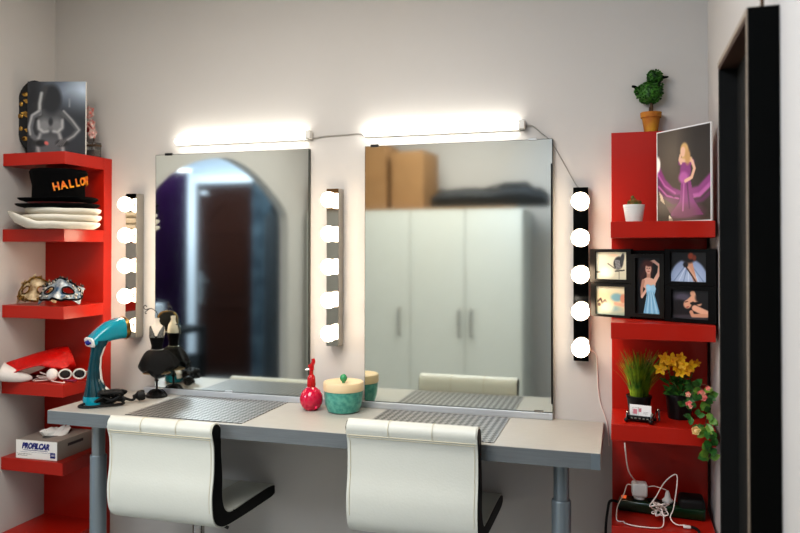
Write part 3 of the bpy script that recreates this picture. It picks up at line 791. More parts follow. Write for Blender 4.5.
b = NB(); loft(b, [((.052, 0, .022), (.004, 0, 0), (0, .012, 0)), ((.046, 0, .045), (.006, 0, .0), (0, .014, 0)), ((.020, 0, .066), (.006, 0, .003), (0, .014, 0)), ((.010, 0, .095), (.006, 0, 0), (0, .014, 0)), ((.006, 0, .14), (.005, 0, 0), (0, .012, 0)), ((.008, 0, .18), (.005, 0, 0), (0, .012, 0)), ((.022, 0, .225), (.006, 0, 0), (0, .012, 0))], 16)
obj('white_back_strip', b, M['plastic_w'], t, smooth=True)
def hsec(s, ru, rv):
    c = Vector((-.030+.120*s, .075*s, .238+.046*math.sin(min(max(s, 0)*1.2, 1)*PI*.5)))
    ax = Vector((.120, .075, .035 if s < .7 else .012)).normalized(); u = ax.cross(Vector((0, 0, 1))).normalized(); v = u.cross(ax)
    return (c, u*ru, v*rv)
b = NB(); loft(b, [hsec(0, .036, .018), hsec(.06, .037, .022), hsec(.25, .038, .030), hsec(.5, .040, .038), hsec(.75, .042, .042), hsec(.9, .042, .042)], 32, sq=.7); hd = obj('steam_head', b, M['teal'], t, smooth=True)
b = NB(); loft(b, [hsec(.9, .043, .043), hsec(.95, .046, .046), hsec(1.0, .044, .044)], 30, sq=.85); obj('nozzle_ring', b, M['gold'], hd, smooth=True)
b = NB(); loft(b, [hsec(1.0, .040, .040), hsec(1.04, .038, .038)], 30, sq=.85); obj('nozzle_plate', b, M['dark'], hd, smooth=True)
b = NB(); loft(b, [hsec(-.04, .035, .017), hsec(0.005, .038, .020)], 30, sq=.5); obj('rear_panel', b, M['plastic_w'], hd, smooth=True)
b = NB()
for s_, r_ in ((0, .010), (-.018, .005), (.018, .005)):
    c, u, v = hsec(-.055, 1, 1); p = c+u*s_; sphere(b, p, r_, seg=12, rings=8)
obj('dial', b, M['navy'], hd, smooth=True)
b = NB(); random.seed(11)
pts = [(-.045, -.03, .010), (-.06, -.055, .006), (-.02, -.075, .006), (.03, -.07, .008)]
for k in range(26):
    a = k*1.9; pts.append((.052+.046*math.cos(a)+random.uniform(-.008, .008), -.045+.030*math.sin(a*1.1)+random.uniform(-.008, .008), .009+.046*abs(math.sin(k*.7))))
pts += [(.10, -.02, .05), (.085, -.01, .03), (.12, .0, .010), (.135, .005, .018)]
tube(b, pts, .0052, n=8, sub=6); obj('power_cord', b, M['rubber'], t, smooth=True)
b = NB(); lathe(b, [(0, 0), (.006, .0), (.008, .01), (.019, .02), (.021, .034), (.018, .045), (0, .046)], 20, loc=(.125, .003, .0225), rot=rotm(y=math.radians(84), z=.15))
for s in (-1, 1): tube(b, [(.168, .01+s*.009, .0225), (.186, .013+s*.009, .0225)], .0024, sub=1, n=6)
obj('plug', b, M['rubber'], t, smooth=True)

# jewellery mannequin
t = thing('mannequin_stand', 'miniature black dress mannequin jewellery stand before left mirror edge', 'figurine', (-1.800, -.078, DZ+.0005), math.radians(25))
b = NB(); lathe(b, [(0, 0), (.042, 0), (.042, .006), (.034, .014), (.020, .022), (.008, .028), (0, .028)], 28)
for k in range(10):
    a = 2*PI*k/10; tube(b, [(.008*math.cos(a), .008*math.sin(a), .028), (.026*math.cos(a), .026*math.sin(a), .024), (.041*math.cos(a), .041*math.sin(a), .004)], .0022, n=6, sub=4)
obj('round_base', b, M['blacksatin'], t, smooth=True)
b = NB(); tube(b, [(0, 0, .02), (0, 0, .19)], .0045, sub=1); lathe(b, [(.004, .06), (.009, .065), (.004, .07)], 14); obj('pole', b, M['black'], t, smooth=True)
b = NB(); loft(b, [((0, 0, .186), (.022, 0, 0), (0, .016, 0)), ((0, 0, .205), (.020, 0, 0), (0, .015, 0)), ((0, 0, .235), (.027, 0, 0), (0, .021, 0)), ((0, .002, .258), (.031, 0, 0), (0, .020, 0)), ((0, .003, .278), (.030, 0, 0), (0, .014, 0)), ((0, .003, .292), (.014, 0, 0), (0, .010, 0)), ((0, .002, .302), (.009, 0, 0), (0, .009, 0)), ((0, .002, .316), (.010, 0, 0), (0, .010, 0))], 24); obj('bust', b, M['skin'], t, smooth=True, angle=60)
b = NB(); loft(b, [((0, 0, .186), (.024, 0, 0), (0, .018, 0)), ((0, 0, .205), (.0215, 0, 0), (0, .0165, 0)), ((0, 0, .230), (.028, 0, 0), (0, .0225, 0)), ((0, .0, .246), (.031, 0, 0), (0, .022, 0))], 24, cap=False); obj('bodice', b, M['blacktrim'], t, smooth=True)
for s in (-1, 1):
    b = NB(); loft(b, [((s*.013, -.014, .240), (.016, 0, 0), (0, .010, 0)), ((s*.017, -.011, .258), (.012, 0, 0), (0, .009, 0)), ((s*.023, -.005, .274), (.007, 0, 0), (0, .009, 0)), ((s*.026, .0, .285), (.003, 0, 0), (0, .006, 0))], 14); obj('lace_strap', b, M['lace'], t, smooth=True)
b = NB(); n = 90
for layer, (RR, zt, zb, ph) in enumerate(((.078, .192, .116, 0), (.070, .190, .104, 1.), (.062, .188, .108, 2.))):
    rings = []
    for j in range(9):
        q = j/8; ring = []
        for i in range(n):
            a = 2*PI*i/n
            rr = .019+(RR-.019)*q**.8*(1+.10*q*math.sin(a*9+ph*2)+.12*q*math.cos(a-0.2))
            z = zt+(zb-zt)*(.35*q+.65*q*q)+.008*q*math.sin(a*6+ph)+.012*q*math.cos(a*2)
            ring.append(b.verts.new((rr*math.cos(a), rr*math.sin(a)*.8, z)))
        rings.append(ring)
    for p, q in zip(rings, rings[1:]):
        for i in range(n): b.faces.new((p[i], p[(i+1) % n], q[(i+1) % n], q[i]))
obj('tulle_skirt', b, M['tulle'], t, smooth=True, angle=180)
b = NB(); lathe(b, [(.02, .108), (.05, .100), (.056, .095)], 30, sy=.8); obj('underskirt', b, M['cream'], t, smooth=True)
b = NB()
for k in range(26):
    a = 2*PI*k/26; sphere(b, (.0245*math.cos(a), .0190*math.sin(a), .190), .0022, seg=8, rings=5)
obj('beaded_belt', b, M['pearl'], t, smooth=True)
b = NB(); tube(b, [(0, .002, .31), (.0, .004, .335), (-.012, .004, .350), (-.028, .0, .356), (-.045, -.002, .352), (-.052, -.002, .362), (-.046, -.002, .370), (-.040, -.002, .363)], .0016, n=6, sub=5)
tube(b, [(-.028, 0, .356), (-.042, 0, .346), (-.047, .0, .338), (-.040, 0, .336)], .0016, n=6, sub=5); obj('wire_hook', b, M['black'], t, smooth=True)

# perfume bottle
t = thing('perfume_bottle', 'round pink glass perfume bottle with a red stopper on the desk', 'bottle', (-1.104, -.118, DZ+.0005))
b = NB(); lathe(b, [(0, 0), (.020, 0), (.034, .010), (.042, .028), (.0435, .043), (.041, .056), (.032, .072), (.018, .083), (.013, .087), (0, .087)], 36); obj('bottle_body', b, M['pinkglass'], t, smooth=True)
b = NB(); lathe(b, [(0, .084), (.0155, .086), (.0165, .094), (.0150, .118), (.012, .126), (.0075, .131), (.0075, .146), (.012, .150), (.0, .153)], 24); obj('neck', b, M['redglass'], t, smooth=True)
b = NB(); tube(b, [(.0, 0, .150), (.002, 0, .165), (.008, 0, .178), (.006, 0, .190)], lambda q: .010-.004*q, n=12, sub=5); tube(b, [(.004, 0, .172), (-.010, -.004, .160)], .0045, n=8, sub=1); obj('stopper', b, M['redglass'], t, smooth=True)
b = NB(); tube(b, [(.0, 0, .150), (-.020, -.006, .148)], .005, n=8, sub=1); obj('spray_tip', b, M['chrome'], t, smooth=True)
# lidded pot
t = thing('lidded_pot', 'teal ceramic pot with cream lid and green knob between the mirrors', 'pot', (-.980, -.108, DZ+.0005))
b = NB(); lathe(b, [(0, 0), (.050, 0), (.058, .004), (.066, .025), (.070, .05), (.071, .072), (.071, .078), (0, .078)], 44); obj('pot_body', b, M['ceramic'], t, smooth=True)
b = NB(); lathe(b, [(.064, .078), (.0735, .079), (.0745, .084), (.0745, .106), (.072, .110), (.066, .108), (.0, .104)], 44); ld = obj('lid', b, M['cream'], t, smooth=True)
b = NB(); sphere(b, (0, 0, .122), .0135, sz=1.1, seg=20); lathe(b, [(.006, .104), (.006, .112)], 14); obj('knob', b, M['green_c'], ld, smooth=True)

# ================================================================== RIGHT SHELF THINGS
# duck topiary standing on the panel's top edge
t = thing('duck_topiary', 'small duck-shaped topiary in an ochre pot above the red panel', 'plant', (.099, -.028, 1.7945)); t.scale = (1.06, 1.06, 1.06)
b = NB(); lathe(b, [(0, 0), (.0205, 0), (.0275, .045), (.0315, .045), (.0325, .062), (.0285, .062), (.027, .056), (0, .056)], 28); obj('clay_pot', b, M['terracotta'], t, smooth=True)
b = NB(); lathe(b, [(0, .0565), (.026, .0565)], 20); obj('soil', b, M['soil'], t)
b = NB(); tube(b, [(0, 0, .05), (.003, 0, .075), (-.001, 0, .105)], .0045, n=8); tube(b, [(-.005, 0, .055), (-.003, 0, .08)], .003, n=6); obj('trunk', b, M['bark'], t, smooth=True)
b = NB(); random.seed(3)
sphere(b, (-.004, 0, .125), .032, sx=1.15, seg=16); sphere(b, (.012, 0, .175), .020, seg=14)
for (cx, cz, r, sx, n) in ((-.004, .125, .034, 1.2, 420), (.012, .175, .0215, 1.05, 240), (.016, .150, .020, 1., 100), (-.030, .132, .016, 1.1, 80)):
    for k in range(n):
        d = Vector((random.gauss(0, 1), random.gauss(0, 1), random.gauss(0, 1))).normalized()
        p = Vector((cx+d.x*r*sx*.92, d.y*r*.92, cz+d.z*r*.92))
        leafquad(b, p, d+Vector((random.uniform(-.8, .8),)*1+(random.uniform(-.8, .8), random.uniform(-.8, .8))), .0075, .006)
obj('foliage', b, M['leaf'], t)
b = NB(); tube(b, [(.030, -.002, .172), (.044, -.003, .172), (.053, -.003, .173)], lambda q: .0055-.0035*q, n=8); tube(b, [(-.038, 0, .140), (-.050, 0, .148), (-.058, 0, .150)], lambda q: .006-.003*q, n=8); obj('beak_and_tail', b, M['felt_b'], t, smooth=True)

# maternity portrait
t = thing('photo_print', 'portrait print of a woman in a flowing purple gown on the right shelf', 'picture', (.114, -.088, RS[0]+.0005), math.atan2(-.180, .147))
W, H = .2324, .298
b = NB(); box(b, (0, .0006, 0), (W, .007, H), .001); obj('canvas_block', b, M['plastic_w'], t)
cv = Canvas(100, 128, (58, 50, 44))
cv.ell(.30, .30, .34, .36, (96, 86, 74), 1.6); cv.ell(.85, .2, .3, .5, (36, 30, 28), 1.2)
pur, pl, pd = (138, 58, 126), (182, 96, 164), (92, 34, 84)
cv.line([(.0, .42), (.12, .56), (.28, .66), (.46, .70)], .075, pur, .5, r2=.04); cv.line([(.0, .55), (.14, .68), (.32, .76), (.5, .76)], .06, pd, .6)
cv.line([(.02, .46), (.16, .60), (.36, .69)], .012, pl, 1.); cv.line([(.04, .60), (.2, .71), (.42, .75)], .012, pl, 1.); cv.line([(.02, .50), (.14, .64), (.34, .73)], .010, pd, 1.)
cv.line([(.60, .70), (.80, .68), (1., .56)], .06, pur, .6); cv.line([(.60, .74), (.80, .73), (1., .62)], .03, pl, 1.); cv.line([(.62, .80), (.85, .78), (1., .70)], .03, pd, 1.)
cv.poly([(.47, .56), (.64, .56), (.70, .78), (.86, .93), (.25, .93), (.44, .78)], pur)
cv.ell(.52, .90, .30, .08, (118, 60, 98), .9); cv.line([(.52, .6), (.50, .88)], .012, pl, 1.); cv.line([(.58, .6), (.62, .86)], .012, pd, 1.)
cv.ell(.55, .46, .10, .11, pur, .3); cv.ell(.51, .53, .085, .06, pl, .6); cv.line([(.46, .37), (.67, .38)], .04, pur, .4)
sk = (226, 184, 156)
cv.line([(.48, .345), (.64, .35)], .035, sk, .5); cv.line([(.67, .37), (.71, .45), (.66, .54), (.55, .57)], .024, sk, .5); cv.line([(.47, .38), (.44, .34), (.46, .29)], .018, sk, .5)
cv.ell(.53, .25, .075, .085, (206, 166, 106), .3); cv.ell(.505, .26, .045, .055, sk, .3); cv.ell(.59, .32, .05, .08, (196, 152, 96), .6)
cv.poly([(.0, .80), (.12, .74), (.20, .84), (.28, .92), (.30, 1), (0, 1)], (18, 14, 14)); cv.poly([(.05, .66), (.11, .70), (.16, .80), (.08, .76)], (232, 214, 180), .8); cv.poly([(.24, .92), (.30, .96), (.32, 1), (.24, 1)], (236, 228, 200))  # reflected dark figure with pale cloth, painted into the print
cv.ell(.015, .36, .06, .09, (250, 244, 232), .4); cv.grad(lambda x, y: (y > .96)*.5, (70, 54, 44))  # bright spot at left is a painted bulb reflection
print_obj('printed_face', cv, W, H, t, border=.02)

# white pot with small cactus
t = thing('cactus_pot', 'small white ribbed pot with a little cactus on the right shelf', 'plant', (.040, -.235, RS[0]+.0005))
b = NB(); lathe(b, [(0, 0), (.0245, 0), (.0325, .050), (.0325, .053), (.0295, .053), (.028, .046), (0, .046)], 32)
for k in range(7): lathe(b, [(.0250+.0011*k, .008+.006*k), (.0262+.0011*k, .0095+.006*k), (.0252+.0012*k, .011+.006*k)], 32)
obj('ribbed_pot', b, M['plastic_w'], t, smooth=True)
b = NB(); sphere(b, (0, 0, .052), .022, sz=.45, seg=14)
for p, r in (((.0, 0, .062), .010), ((.012, -.004, .058), .008), ((-.012, .002, .058), .008), ((-.004, -.002, .074), .006), ((.018, 0, .060), .005)):
    sphere(b, p, r, sz=1.3, seg=10, rings=8)
for k in range(40):
    a = random.uniform(0, 2*PI); leafquad(b, (.012*math.cos(a), .012*math.sin(a), .056), (math.cos(a), math.sin(a), random.uniform(.4, 1.6)), .012, .003)
obj('cactus', b, M['cactus'], t)

# collage frame
ang = math.atan2(-.188, .372); L = .4168; Hc = .226
t = thing('collage_frame', 'black five-opening collage photo frame leaning across the right shelf', 'picture frame', (-.0975, -.056-.012, RS[1]+.0012), ang)
T = .022
def fx(tt, k=1.136): return k*tt/(1-tt+k*tt)*L
cols = [(fx(0), fx(.325)), (fx(.320), fx(.592)), (fx(.592), fx(1.))]
tiles = [(cols[0][0], cols[0][1], .505, 1., .0), (cols[0][0]+.003, cols[0][1]-.003, .0, .495, .0), (cols[1][0], cols[1][1], .03, .93, .003), (cols[2][0], cols[2][1], .505, 1., .0), (cols[2][0], cols[2][1], .0, .50, .0)]
def c_chair():
    c = Canvas(70, 56, (214, 210, 184)); c.ell(.35, .9, .8, .4, (200, 194, 170), .9); c.ell(.72, .40, .15, .24, (40, 40, 42), .3, rot=.25); c.ell(.84, .25, .06, .2, (60, 60, 60), .4, rot=.2)
    for k in range(4): c.line([(.62+.04*k, .30), (.66+.04*k, .6)], .012, (150, 150, 150), .6)
    c.line([(.62, .70), (.90, .66)], .02, (50, 50, 52), .4); c.line([(.74, .7), (.74, .98)], .012, (50, 50, 52), .4); c.line([(.38, .42), (.60, .60)], .014, (70, 66, 60), .5); c.ell(.06, .74, .07, .03, (50, 48, 44), .4)
    c.ell(.36, .74, .2, .2, (238, 232, 210), .8); c.ell(.55, .12, .16, .05, (226, 190, 160), .8)
    return c
def c_beach():
    c = Canvas(70, 60, (218, 200, 158)); c.grad(lambda x, y: np.clip((y-.75)*4, 0, 1), (160, 176, 160)); c.grad(lambda x, y: np.clip((.3-y)*3, 0, 1), (224, 214, 186))
    c.ell(.70, .38, .2, .14, (120, 160, 168), .6); c.ell(.92, .42, .1, .16, (206, 140, 110), .5); c.line([(.65, .6), (1., .66)], .05, (214, 170, 140), .6)
    c.line([(.05, .55), (.15, .45), (.2, .6), (.3, .5), (.36, .58)], .03, (80, 56, 44), .6); c.ell(.1, .66, .06, .06, (90, 60, 48), .5); c.ell(.5, .78, .34, .1, (150, 176, 170), .8); c.ell(.38, .72, .2, .2, (238, 228, 196), .8)
    return c
def c_woman():
    c = Canvas(72, 132, (6, 5, 6)); s = (226, 182, 158); h = (84, 40, 32); s2 = (196, 146, 122)
    c.ell(.42, .20, .26, .17, h, .5); c.ell(.24, .30, .18, .15, (50, 26, 22), .8); c.line([(.36, .22), (.22, .36), (.20, .46)], .06, (64, 32, 26), .8)
    c.line([(.74, .42), (.92, .27), (.95, .14)], .075, s, .3, r2=.06); c.line([(.95, .14), (.72, .06), (.58, .08)], .05, s, .3)
    c.line([(.50, .26), (.50, .38)], .08, s2, .3); c.ell(.49, .195, .125, .095, s, .25); c.ell(.52, .105, .16, .05, h, .5)
    c.poly([(.24, .40), (.40, .355), (.62, .36), (.80, .41), (.76, .54), (.36, .56), (.26, .5)], s)
    c.line([(.28, .42), (.21, .56), (.22, .70)], .068, s2, .3, r2=.05); c.line([(.22, .70), (.40, .58), (.50, .44)], .05, s, .3)
    c.poly([(.38, .50), (.46, .47), (.60, .50), (.72, .47), (.80, .55), (.74, .66), (.96, 1), (.28, 1), (.42, .66)], (144, 196, 222))
    for k in range(7): c.line([(.48+.035*k, .62), (.34+.10*k, 1.)], .014, ((104, 160, 194), (182, 218, 234))[k % 2], .8)
    c.ell(.50, .54, .11, .05, (170, 212, 232), .5); c.ell(.68, .54, .10, .05, (160, 204, 226), .5)
    c.line([(.42, .185), (.46, .185)], .012, (60, 30, 26), .6); c.line([(.52, .185), (.56, .185)], .012, (60, 30, 26), .6); c.line([(.46, .245), (.53, .245)], .012, (170, 60, 60), .6); c.line([(.49, .19), (.49, .22)], .008, s2, .8)
    return c
def c_skirt():
    c = Canvas(80, 52, (8, 7, 9)); c.ell(.5, 1.0, .54, .78, (150, 166, 196), .12); c.ell(.5, 1.1, .50, .5, (176, 190, 214), .8)
    for k in range(7): c.line([(.5, .3), (.08+.14*k, 1)], .012, ((120, 138, 170), (206, 216, 232))[k % 2], .9)
    c.poly([(.40, .30), (.60, .28), (.66, .6), (.74, 1), (.64, 1), (.52, .6)], (204, 150, 122)); c.line([(.46, .45), (.68, .92)], .04, (214, 166, 140), .5)
    c.ell(.50, .16, .20, .20, (16, 10, 12), .5); c.ell(.56, .12, .08, .12, (140, 60, 32), .6); c.ell(.66, .18, .06, .10, (120, 50, 30), .6); c.ell(.42, .42, .07, .09, (24, 20, 26), .5)
    c.line([(.42, .48), (.60, .8), (.70, 1.)], .018, (50, 24, 20), .5)
    return c
def c_lying():
    c = Canvas(80, 62, (9, 7, 9)); s = (222, 168, 136); c.ell(.28, .25, .26, .16, (84, 78, 92), 1.); c.ell(.22, .62, .2, .26, (20, 14, 16), .5); c.ell(.5, .95, .55, .1, (66, 60, 66), .8)
    c.line([(.42, .44), (.60, .22), (.56, .1)], .07, s, .4); c.ell(.42, .50, .11, .15, s, .4, rot=.6); c.line([(.60, .30), (.74, .44)], .075, s, .5); c.line([(.62, .62), (.96, .80)], .085, (230, 176, 146), .4); c.line([(.96, .86), (.56, .88), (.52, .76)], .05, (214, 158, 128), .4)
    c.line([(.52, .46), (.72, .44), (.84, .34)], .03, (10, 8, 10), .5); c.ell(.80, .25, .16, .2, (14, 11, 14), .5); c.line([(.36, .42), (.42, .40)], .012, (60, 26, 24), .6); c.line([(.40, .60), (.45, .58)], .014, (170, 50, 50), .6)
    return c
pics = [c_chair, c_beach, c_woman, c_skirt, c_lying]
mx = [(.13, .11, .10, .09), (.12, .14, .07, .09), (.16, .13, .06, .06), (.11, .18, .10, .09), (.14, .14, .10, .12)]   # left, right, bottom, top margins
b = NB(); box(b, (.004, .010, .004), (L-.004, .018, Hc-.004)); obj('backing_board', b, M['collage_d'], t)
for i, (x0, x1, z0, z1, yo) in enumerate(tiles):
    z0 *= Hc; z1 *= Hc; w, h = x1-x0, z1-z0
    l, r, bt, tp = mx[i]; a0, a1, c0, c1_ = x0+w*l, x1-w*r, z0+h*bt, z1-h*tp
    b = NB()
    for lo, hi in (((x0, z0), (a0, z1)), ((a1, z0), (x1, z1)), ((a0, z0), (a1, c0)), ((a0, c1_), (a1, z1))):
        box(b, (lo[0], -.006-yo, lo[1]), (hi[0], .010, hi[1]))
    fr = obj('frame_section', b, M['collage'] if i < 3 else M['collage_d'], t)
    print_obj('photo', pics[i](), a1-a0, c1_-c0, fr, loc=(a0, .002, c0))

# ---- right shelf 3: grass, card holder, orchids, rose garland
Z3 = RS[2]+.0006
t = thing('grass_plant', 'potted artificial grass at the left of the third right shelf', 'plant', (.055, -.150, Z3))
b = NB(); lathe(b, [(0, 0), (.030, 0), (.038, .062), (.040, .062), (.040, .068), (.034, .068), (0, .060)], 24); obj('black_pot', b, M['black'], t, smooth=True)
b = NB(); random.seed(5)
for k in range(260):
    a = random.uniform(0, 2*PI); r0 = random.uniform(0, .026); lean = random.uniform(0, .085)*(1+.2*math.cos(a)); hgt = random.uniform(.09, .155)
    p0 = Vector((r0*math.cos(a), r0*math.sin(a), .060)); d = Vector((math.cos(a), math.sin(a)*.7, 0)); s = Vector((-math.sin(a+.6), math.cos(a+.6), 0)); prev = None
    for j in range(6):
        q = j/5; p = p0+d*lean*q*q+Vector((0, 0, hgt*q)); wv = .0030*(1-q)+.0004
        cur = (b.verts.new(p-s*wv), b.verts.new(p+s*wv))
        if prev: b.faces.new((prev[0], prev[1], cur[1], cur[0]))
        prev = cur
obj('grass_blades', b, M['grass'], t)

t = thing('card_holder', 'chrome and black business card holder shaped like a tiny bench', 'card holder', (.058, -.222, Z3), math.radians(-14))
b = NB()
for s in (-1, 1):
    tube(b, [(s*.037, -.020, .003), (s*.037, -.018, .026), (s*.037, -.002, .028), (s*.037, .010, .010)], .0032, n=8, sub=4)
    tube(b, [(s*.037, -.026, .006), (s*.037, .02, .006)], .0035, n=8, sub=1)
tube(b, [(.037, .02, .006), (.044, .02, .03), (.052, .01, .04), (.056, .0, .008)], .0030, n=8, sub=4)
obj('chrome_rails', b, M['chrome'], t, smooth=True)
b = NB(); box(b, (-.036, -.018, .006), (.036, -.012, .020), .001); box(b, (-.036, -.012, .006), (.036, .012, .010), .001)
for s in (-1, 1): sphere(b, (s*.037, -.028, .007), .007, seg=12, rings=8); sphere(b, (s*.037, .022, .007), .007, seg=12, rings=8)
obj('black_seat', b, M['black'], t, smooth=True)
b = NB()
for k in range(5): box(b, (-.026+.012*k, -.0188, .011), (-.020+.012*k, -.0178, .015))
obj('studs', b, M['chrome'], t)
t2 = thing('business_card', 'white business card with pink print standing in the holder', 'card', (.058, -.222, Z3), math.radians(-14))
b = NB(); box(b, (-.032, -.0088, .0112), (.034, -.0078, .052), rot=rotm(x=-.06)); obj('card_stock', b, M['cardwhite'], t2)
b = NB()
for lo, hi in (((-.024, .020), (-.0235, .042)), ((-.006, .018), (-.0055, .044)), ((-.024, .042), (.006, .0425)), ((-.024, .020), (-.008, .0205)), ((.010, .030), (.026, .0306)), ((.010, .026), (.024, .0266))):
    box(b, (lo[0], -.0092, lo[1]), (hi[0], -.0088, hi[1]), rot=rotm(x=-.06))
obj('ruled_lines', b, M['darkink'], t2)
b = NB(); box(b, (-.021, -.0091, .023), (-.009, -.0088, .038), rot=rotm(x=-.06)); box(b, (-.004, -.0091, .030), (.004, -.0088, .041), rot=rotm(x=-.06)); obj('pink_print', b, M['pinkink'], t2)

def petal_flower(b, c, nrm, R, n=5, wide=.9, cup=.2, layers=1):
    nrm = Vector(nrm).normalized(); u = nrm.orthogonal().normalized(); v = nrm.cross(u)
    for l in range(layers):
        for k in range(n):
            a = 2*PI*(k+.5*l)/n; d = u*math.cos(a)+v*math.sin(a)+nrm*(cup+.7*l)
            leafquad(b, Vector(c)+nrm*.001*l, d, R*(1-.25*l), R*wide, nrm, .12)
t = thing('orchid_plant', 'potted yellow orchids on the third right shelf', 'plant', (.178, -.135, Z3))
b = NB(); lathe(b, [(0, 0), (.034, 0), (.042, .070), (.045, .070), (.045, .078), (.038, .078), (0, .070)], 28); obj('black_pot', b, M['black'], t, smooth=True)
b = NB(); random.seed(9)
FL = [(-.058, -.03, .158), (-.040, -.02, .172), (-.024, -.04, .190), (-.010, -.03, .168), (.004, -.035, .198), (.008, -.045, .178), (.018, -.04, .158), (.030, -.035, .172), (.000, -.03, .150), (.052, -.01, .178), (-.046, -.035, .192)]
for x, y, z in FL: tube(b, [(x*.1, 0, .07), (x*.6, y*.4, z*.7), (x, y+.01, z)], .0012, n=5, sub=4)
obj('stems', b, M['leaf2'], t)
b = NB()
for k in range(60):
    a = random.uniform(0, 2*PI); r = random.uniform(.0, .03); z = random.uniform(.075, .135)
    leafquad(b, (r*math.cos(a), r*math.sin(a), z), (math.cos(a), math.sin(a)*.8, random.uniform(-.2, .9)), random.uniform(.020, .042), .012)
for x in (-1, 1): leafquad(b, (0, -.01, .075), (x*1., -.5, .1), .06, .02)
obj('leaves', b, M['leaf'], t)
for i, (x, y, z) in enumerate(FL):
    b = NB(); petal_flower(b, (x, y, z), (random.uniform(-.5, .3), -1, random.uniform(-.3, .5)), random.uniform(.019, .025)*(1 if i not in (9,) else .7), wide=.62, cup=.1); sphere(b, (x, y-.004, z), .0035, seg=8, rings=6)
    obj('blossom', b, M['yellow'], t)

t = thing('rose_garland', 'trailing garland of small pink artificial roses over the right shelf edge', 'garland', (.20, -.25, Z3))
b = NB(); gp = [(.0, .06, .085), (.010, .03, .115), (.026, .0, .120), (.044, -.02, .105), (.050, -.035, .06), (.040, -.045, .02), (.052, -.05, -.02), (.055, -.05, -.05), (.047, -.05, -.078)]
tube(b, gp, .0016, n=6, sub=5); tube(b, [(.026, 0, .12), (.0, -.03, .10), (-.016, -.035, .075)], .0014, n=6); tube(b, [(.040, -.045, .02), (.020, -.05, .01), (.018, -.05, -.004)], .0014, n=6)
tube(b, [(.026, 0, .12), (.040, .0, .13), (.062, -.01, .115)], .0014, n=6)
obj('vine_stem', b, M['bark'], t, smooth=True)
random.seed(21); b = NB(); path = smooth_path(gp, 5)
b2 = NB()
for k, p in enumerate(path):
    for s in range(1):
        a = random.uniform(0, 2*PI); dd = Vector((math.cos(a)*.8-.1, -.5+random.uniform(-.5, .2), math.sin(a)*.8))
        q = p + dd*.006
        if q.x + dd.normalized().x*.03 > .075: dd.x = -abs(dd.x)
        leafquad(b if random.random() < .7 else b2, q, dd, random.uniform(.030, .040), random.uniform(.019, .026), Vector((0, -1, .3)), .1)
for q in ((-.010, -.035, .088), (.0, -.03, .105), (-.02, -.04, .07), (.015, -.05, .045), (.005, -.05, .065), (.012, -.05, .02), (.0, -.045, .04), (.02, -.05, .09)):
    for s in range(2):
        a = random.uniform(0, 2*PI); leafquad(b, q, (math.cos(a), -.5, math.sin(a)), .027, .017, Vector((0, -1, .3)), .1)
obj('leaves', b, M['leaf2'], t); lv = obj('young_leaves', b2, M['leaf3'], t)
for (x, y, z), R, mm in (((-.008, -.040, .105), .010, 'rose'), ((.026, -.045, .112), .015, 'rose'), ((.034, -.045, .100), .013, 'rose'), ((-.006, -.05, .076), .014, 'rose'), ((.010, -.062, .004), .016, 'peach'), ((.040, -.055, -.078), .009, 'leaf3'), ((.045, -.05, .128), .009, 'rose')):
    b = NB(); petal_flower(b, (x, y, z), (random.uniform(-.5, .2), -1, random.uniform(-.2, .4)), R, 5, 1., .5, 3); sphere(b, (x, y-.004, z), R*.45, seg=8, rings=6); obj('rosebud', b, M[mm], t)

# ---- right shelf 4: power strip, adapters, cables
Z4 = RS[3]+.0006
t = thing('power_strip', 'dark green power strip lying on the lowest visible right shelf', 'power strip', (.125, -.125, Z4), math.radians(-6))
b = NB(); box(b, (-.135, -.030, 0), (.130, .030, .036), .008, seg=3); obj('strip_body', b, M['green_s'], t, smooth=True)
for k in range(4):
    b = NB(); lathe(b, [(.0, 0), (.018, 0), (.020, .003), (.020, .0)], 24, loc=(-.075+.05*k, 0, .0362)); obj('socket', b, M['black'], t, smooth=True)
b = NB(); box(b, (-.126, -.012, .036), (-.110, .010, .041), .002); obj('lit_switch', b, M['amber'], t)
b = NB(); tube(b, [(-.133, 0, .018), (-.160, -.005, .020), (-.172, .02, -.02), (-.180, .03, -.10), (-.176, .04, -.25), (-.15, .06, -.40)], .0045, n=8); obj('supply_cord', b, M['rubber'], t, smooth=True)
t = thing('charger_adapter', 'white square charger plugged into the green power strip', 'charger', (.056, -.118, Z4+.0395), math.radians(5))
b = NB(); lathe(b, [(0, 0), (.018, 0), (.019, .008), (0, .008)], 22); box(b, (-.024, -.022, .008), (.024, .022, .052), .007, seg=3); obj('adapter_body', b, M['plastic_w'], t, smooth=True)
t = thing('plug', 'small white plug standing in the green power strip', 'plug', (.142, -.128, Z4+.0395))
b = NB(); lathe(b, [(0, 0), (.016, 0), (.017, .006), (.010, .014), (.007, .028), (.004, .036), (0, .036)], 22); obj('plug_body', b, M['plastic_w'], t, smooth=True)
b = NB(); box(b, (.175, -.16, Z4+.001), (.252, -.075, Z4+.062), .012, seg=3)
tag(obj('black_adapter', b, M['rubber'], smooth=True), 'bulky black adapter at the right end of the power strip', 'adapter')
cable('charger_cable', [(.010, -.292, Z4+.26), (.012, -.285, Z4+.235), (.020, -.22, Z4+.16), (.036, -.16, Z4+.115), (.048, -.125, Z4+.094)], .0022, 'cable_w', 'white cable hanging from the shelf above to the charger', sub=5)
random.seed(4)
pts = [(.036, -.122, Z4+.080), (.018, -.130, Z4+.083), (.008, -.15, Z4+.06), (-.012, -.19, Z4+.03), (-.014, -.235, Z4+.003), (.006, -.245, Z4+.003), (.010, -.258, Z4+.003), (.040, -.272, Z4+.003), (.095, -.272, Z4+.003), (.120, -.255, Z4+.004), (.125, -.22, Z4+.02), (.118, -.20, Z4+.05)]
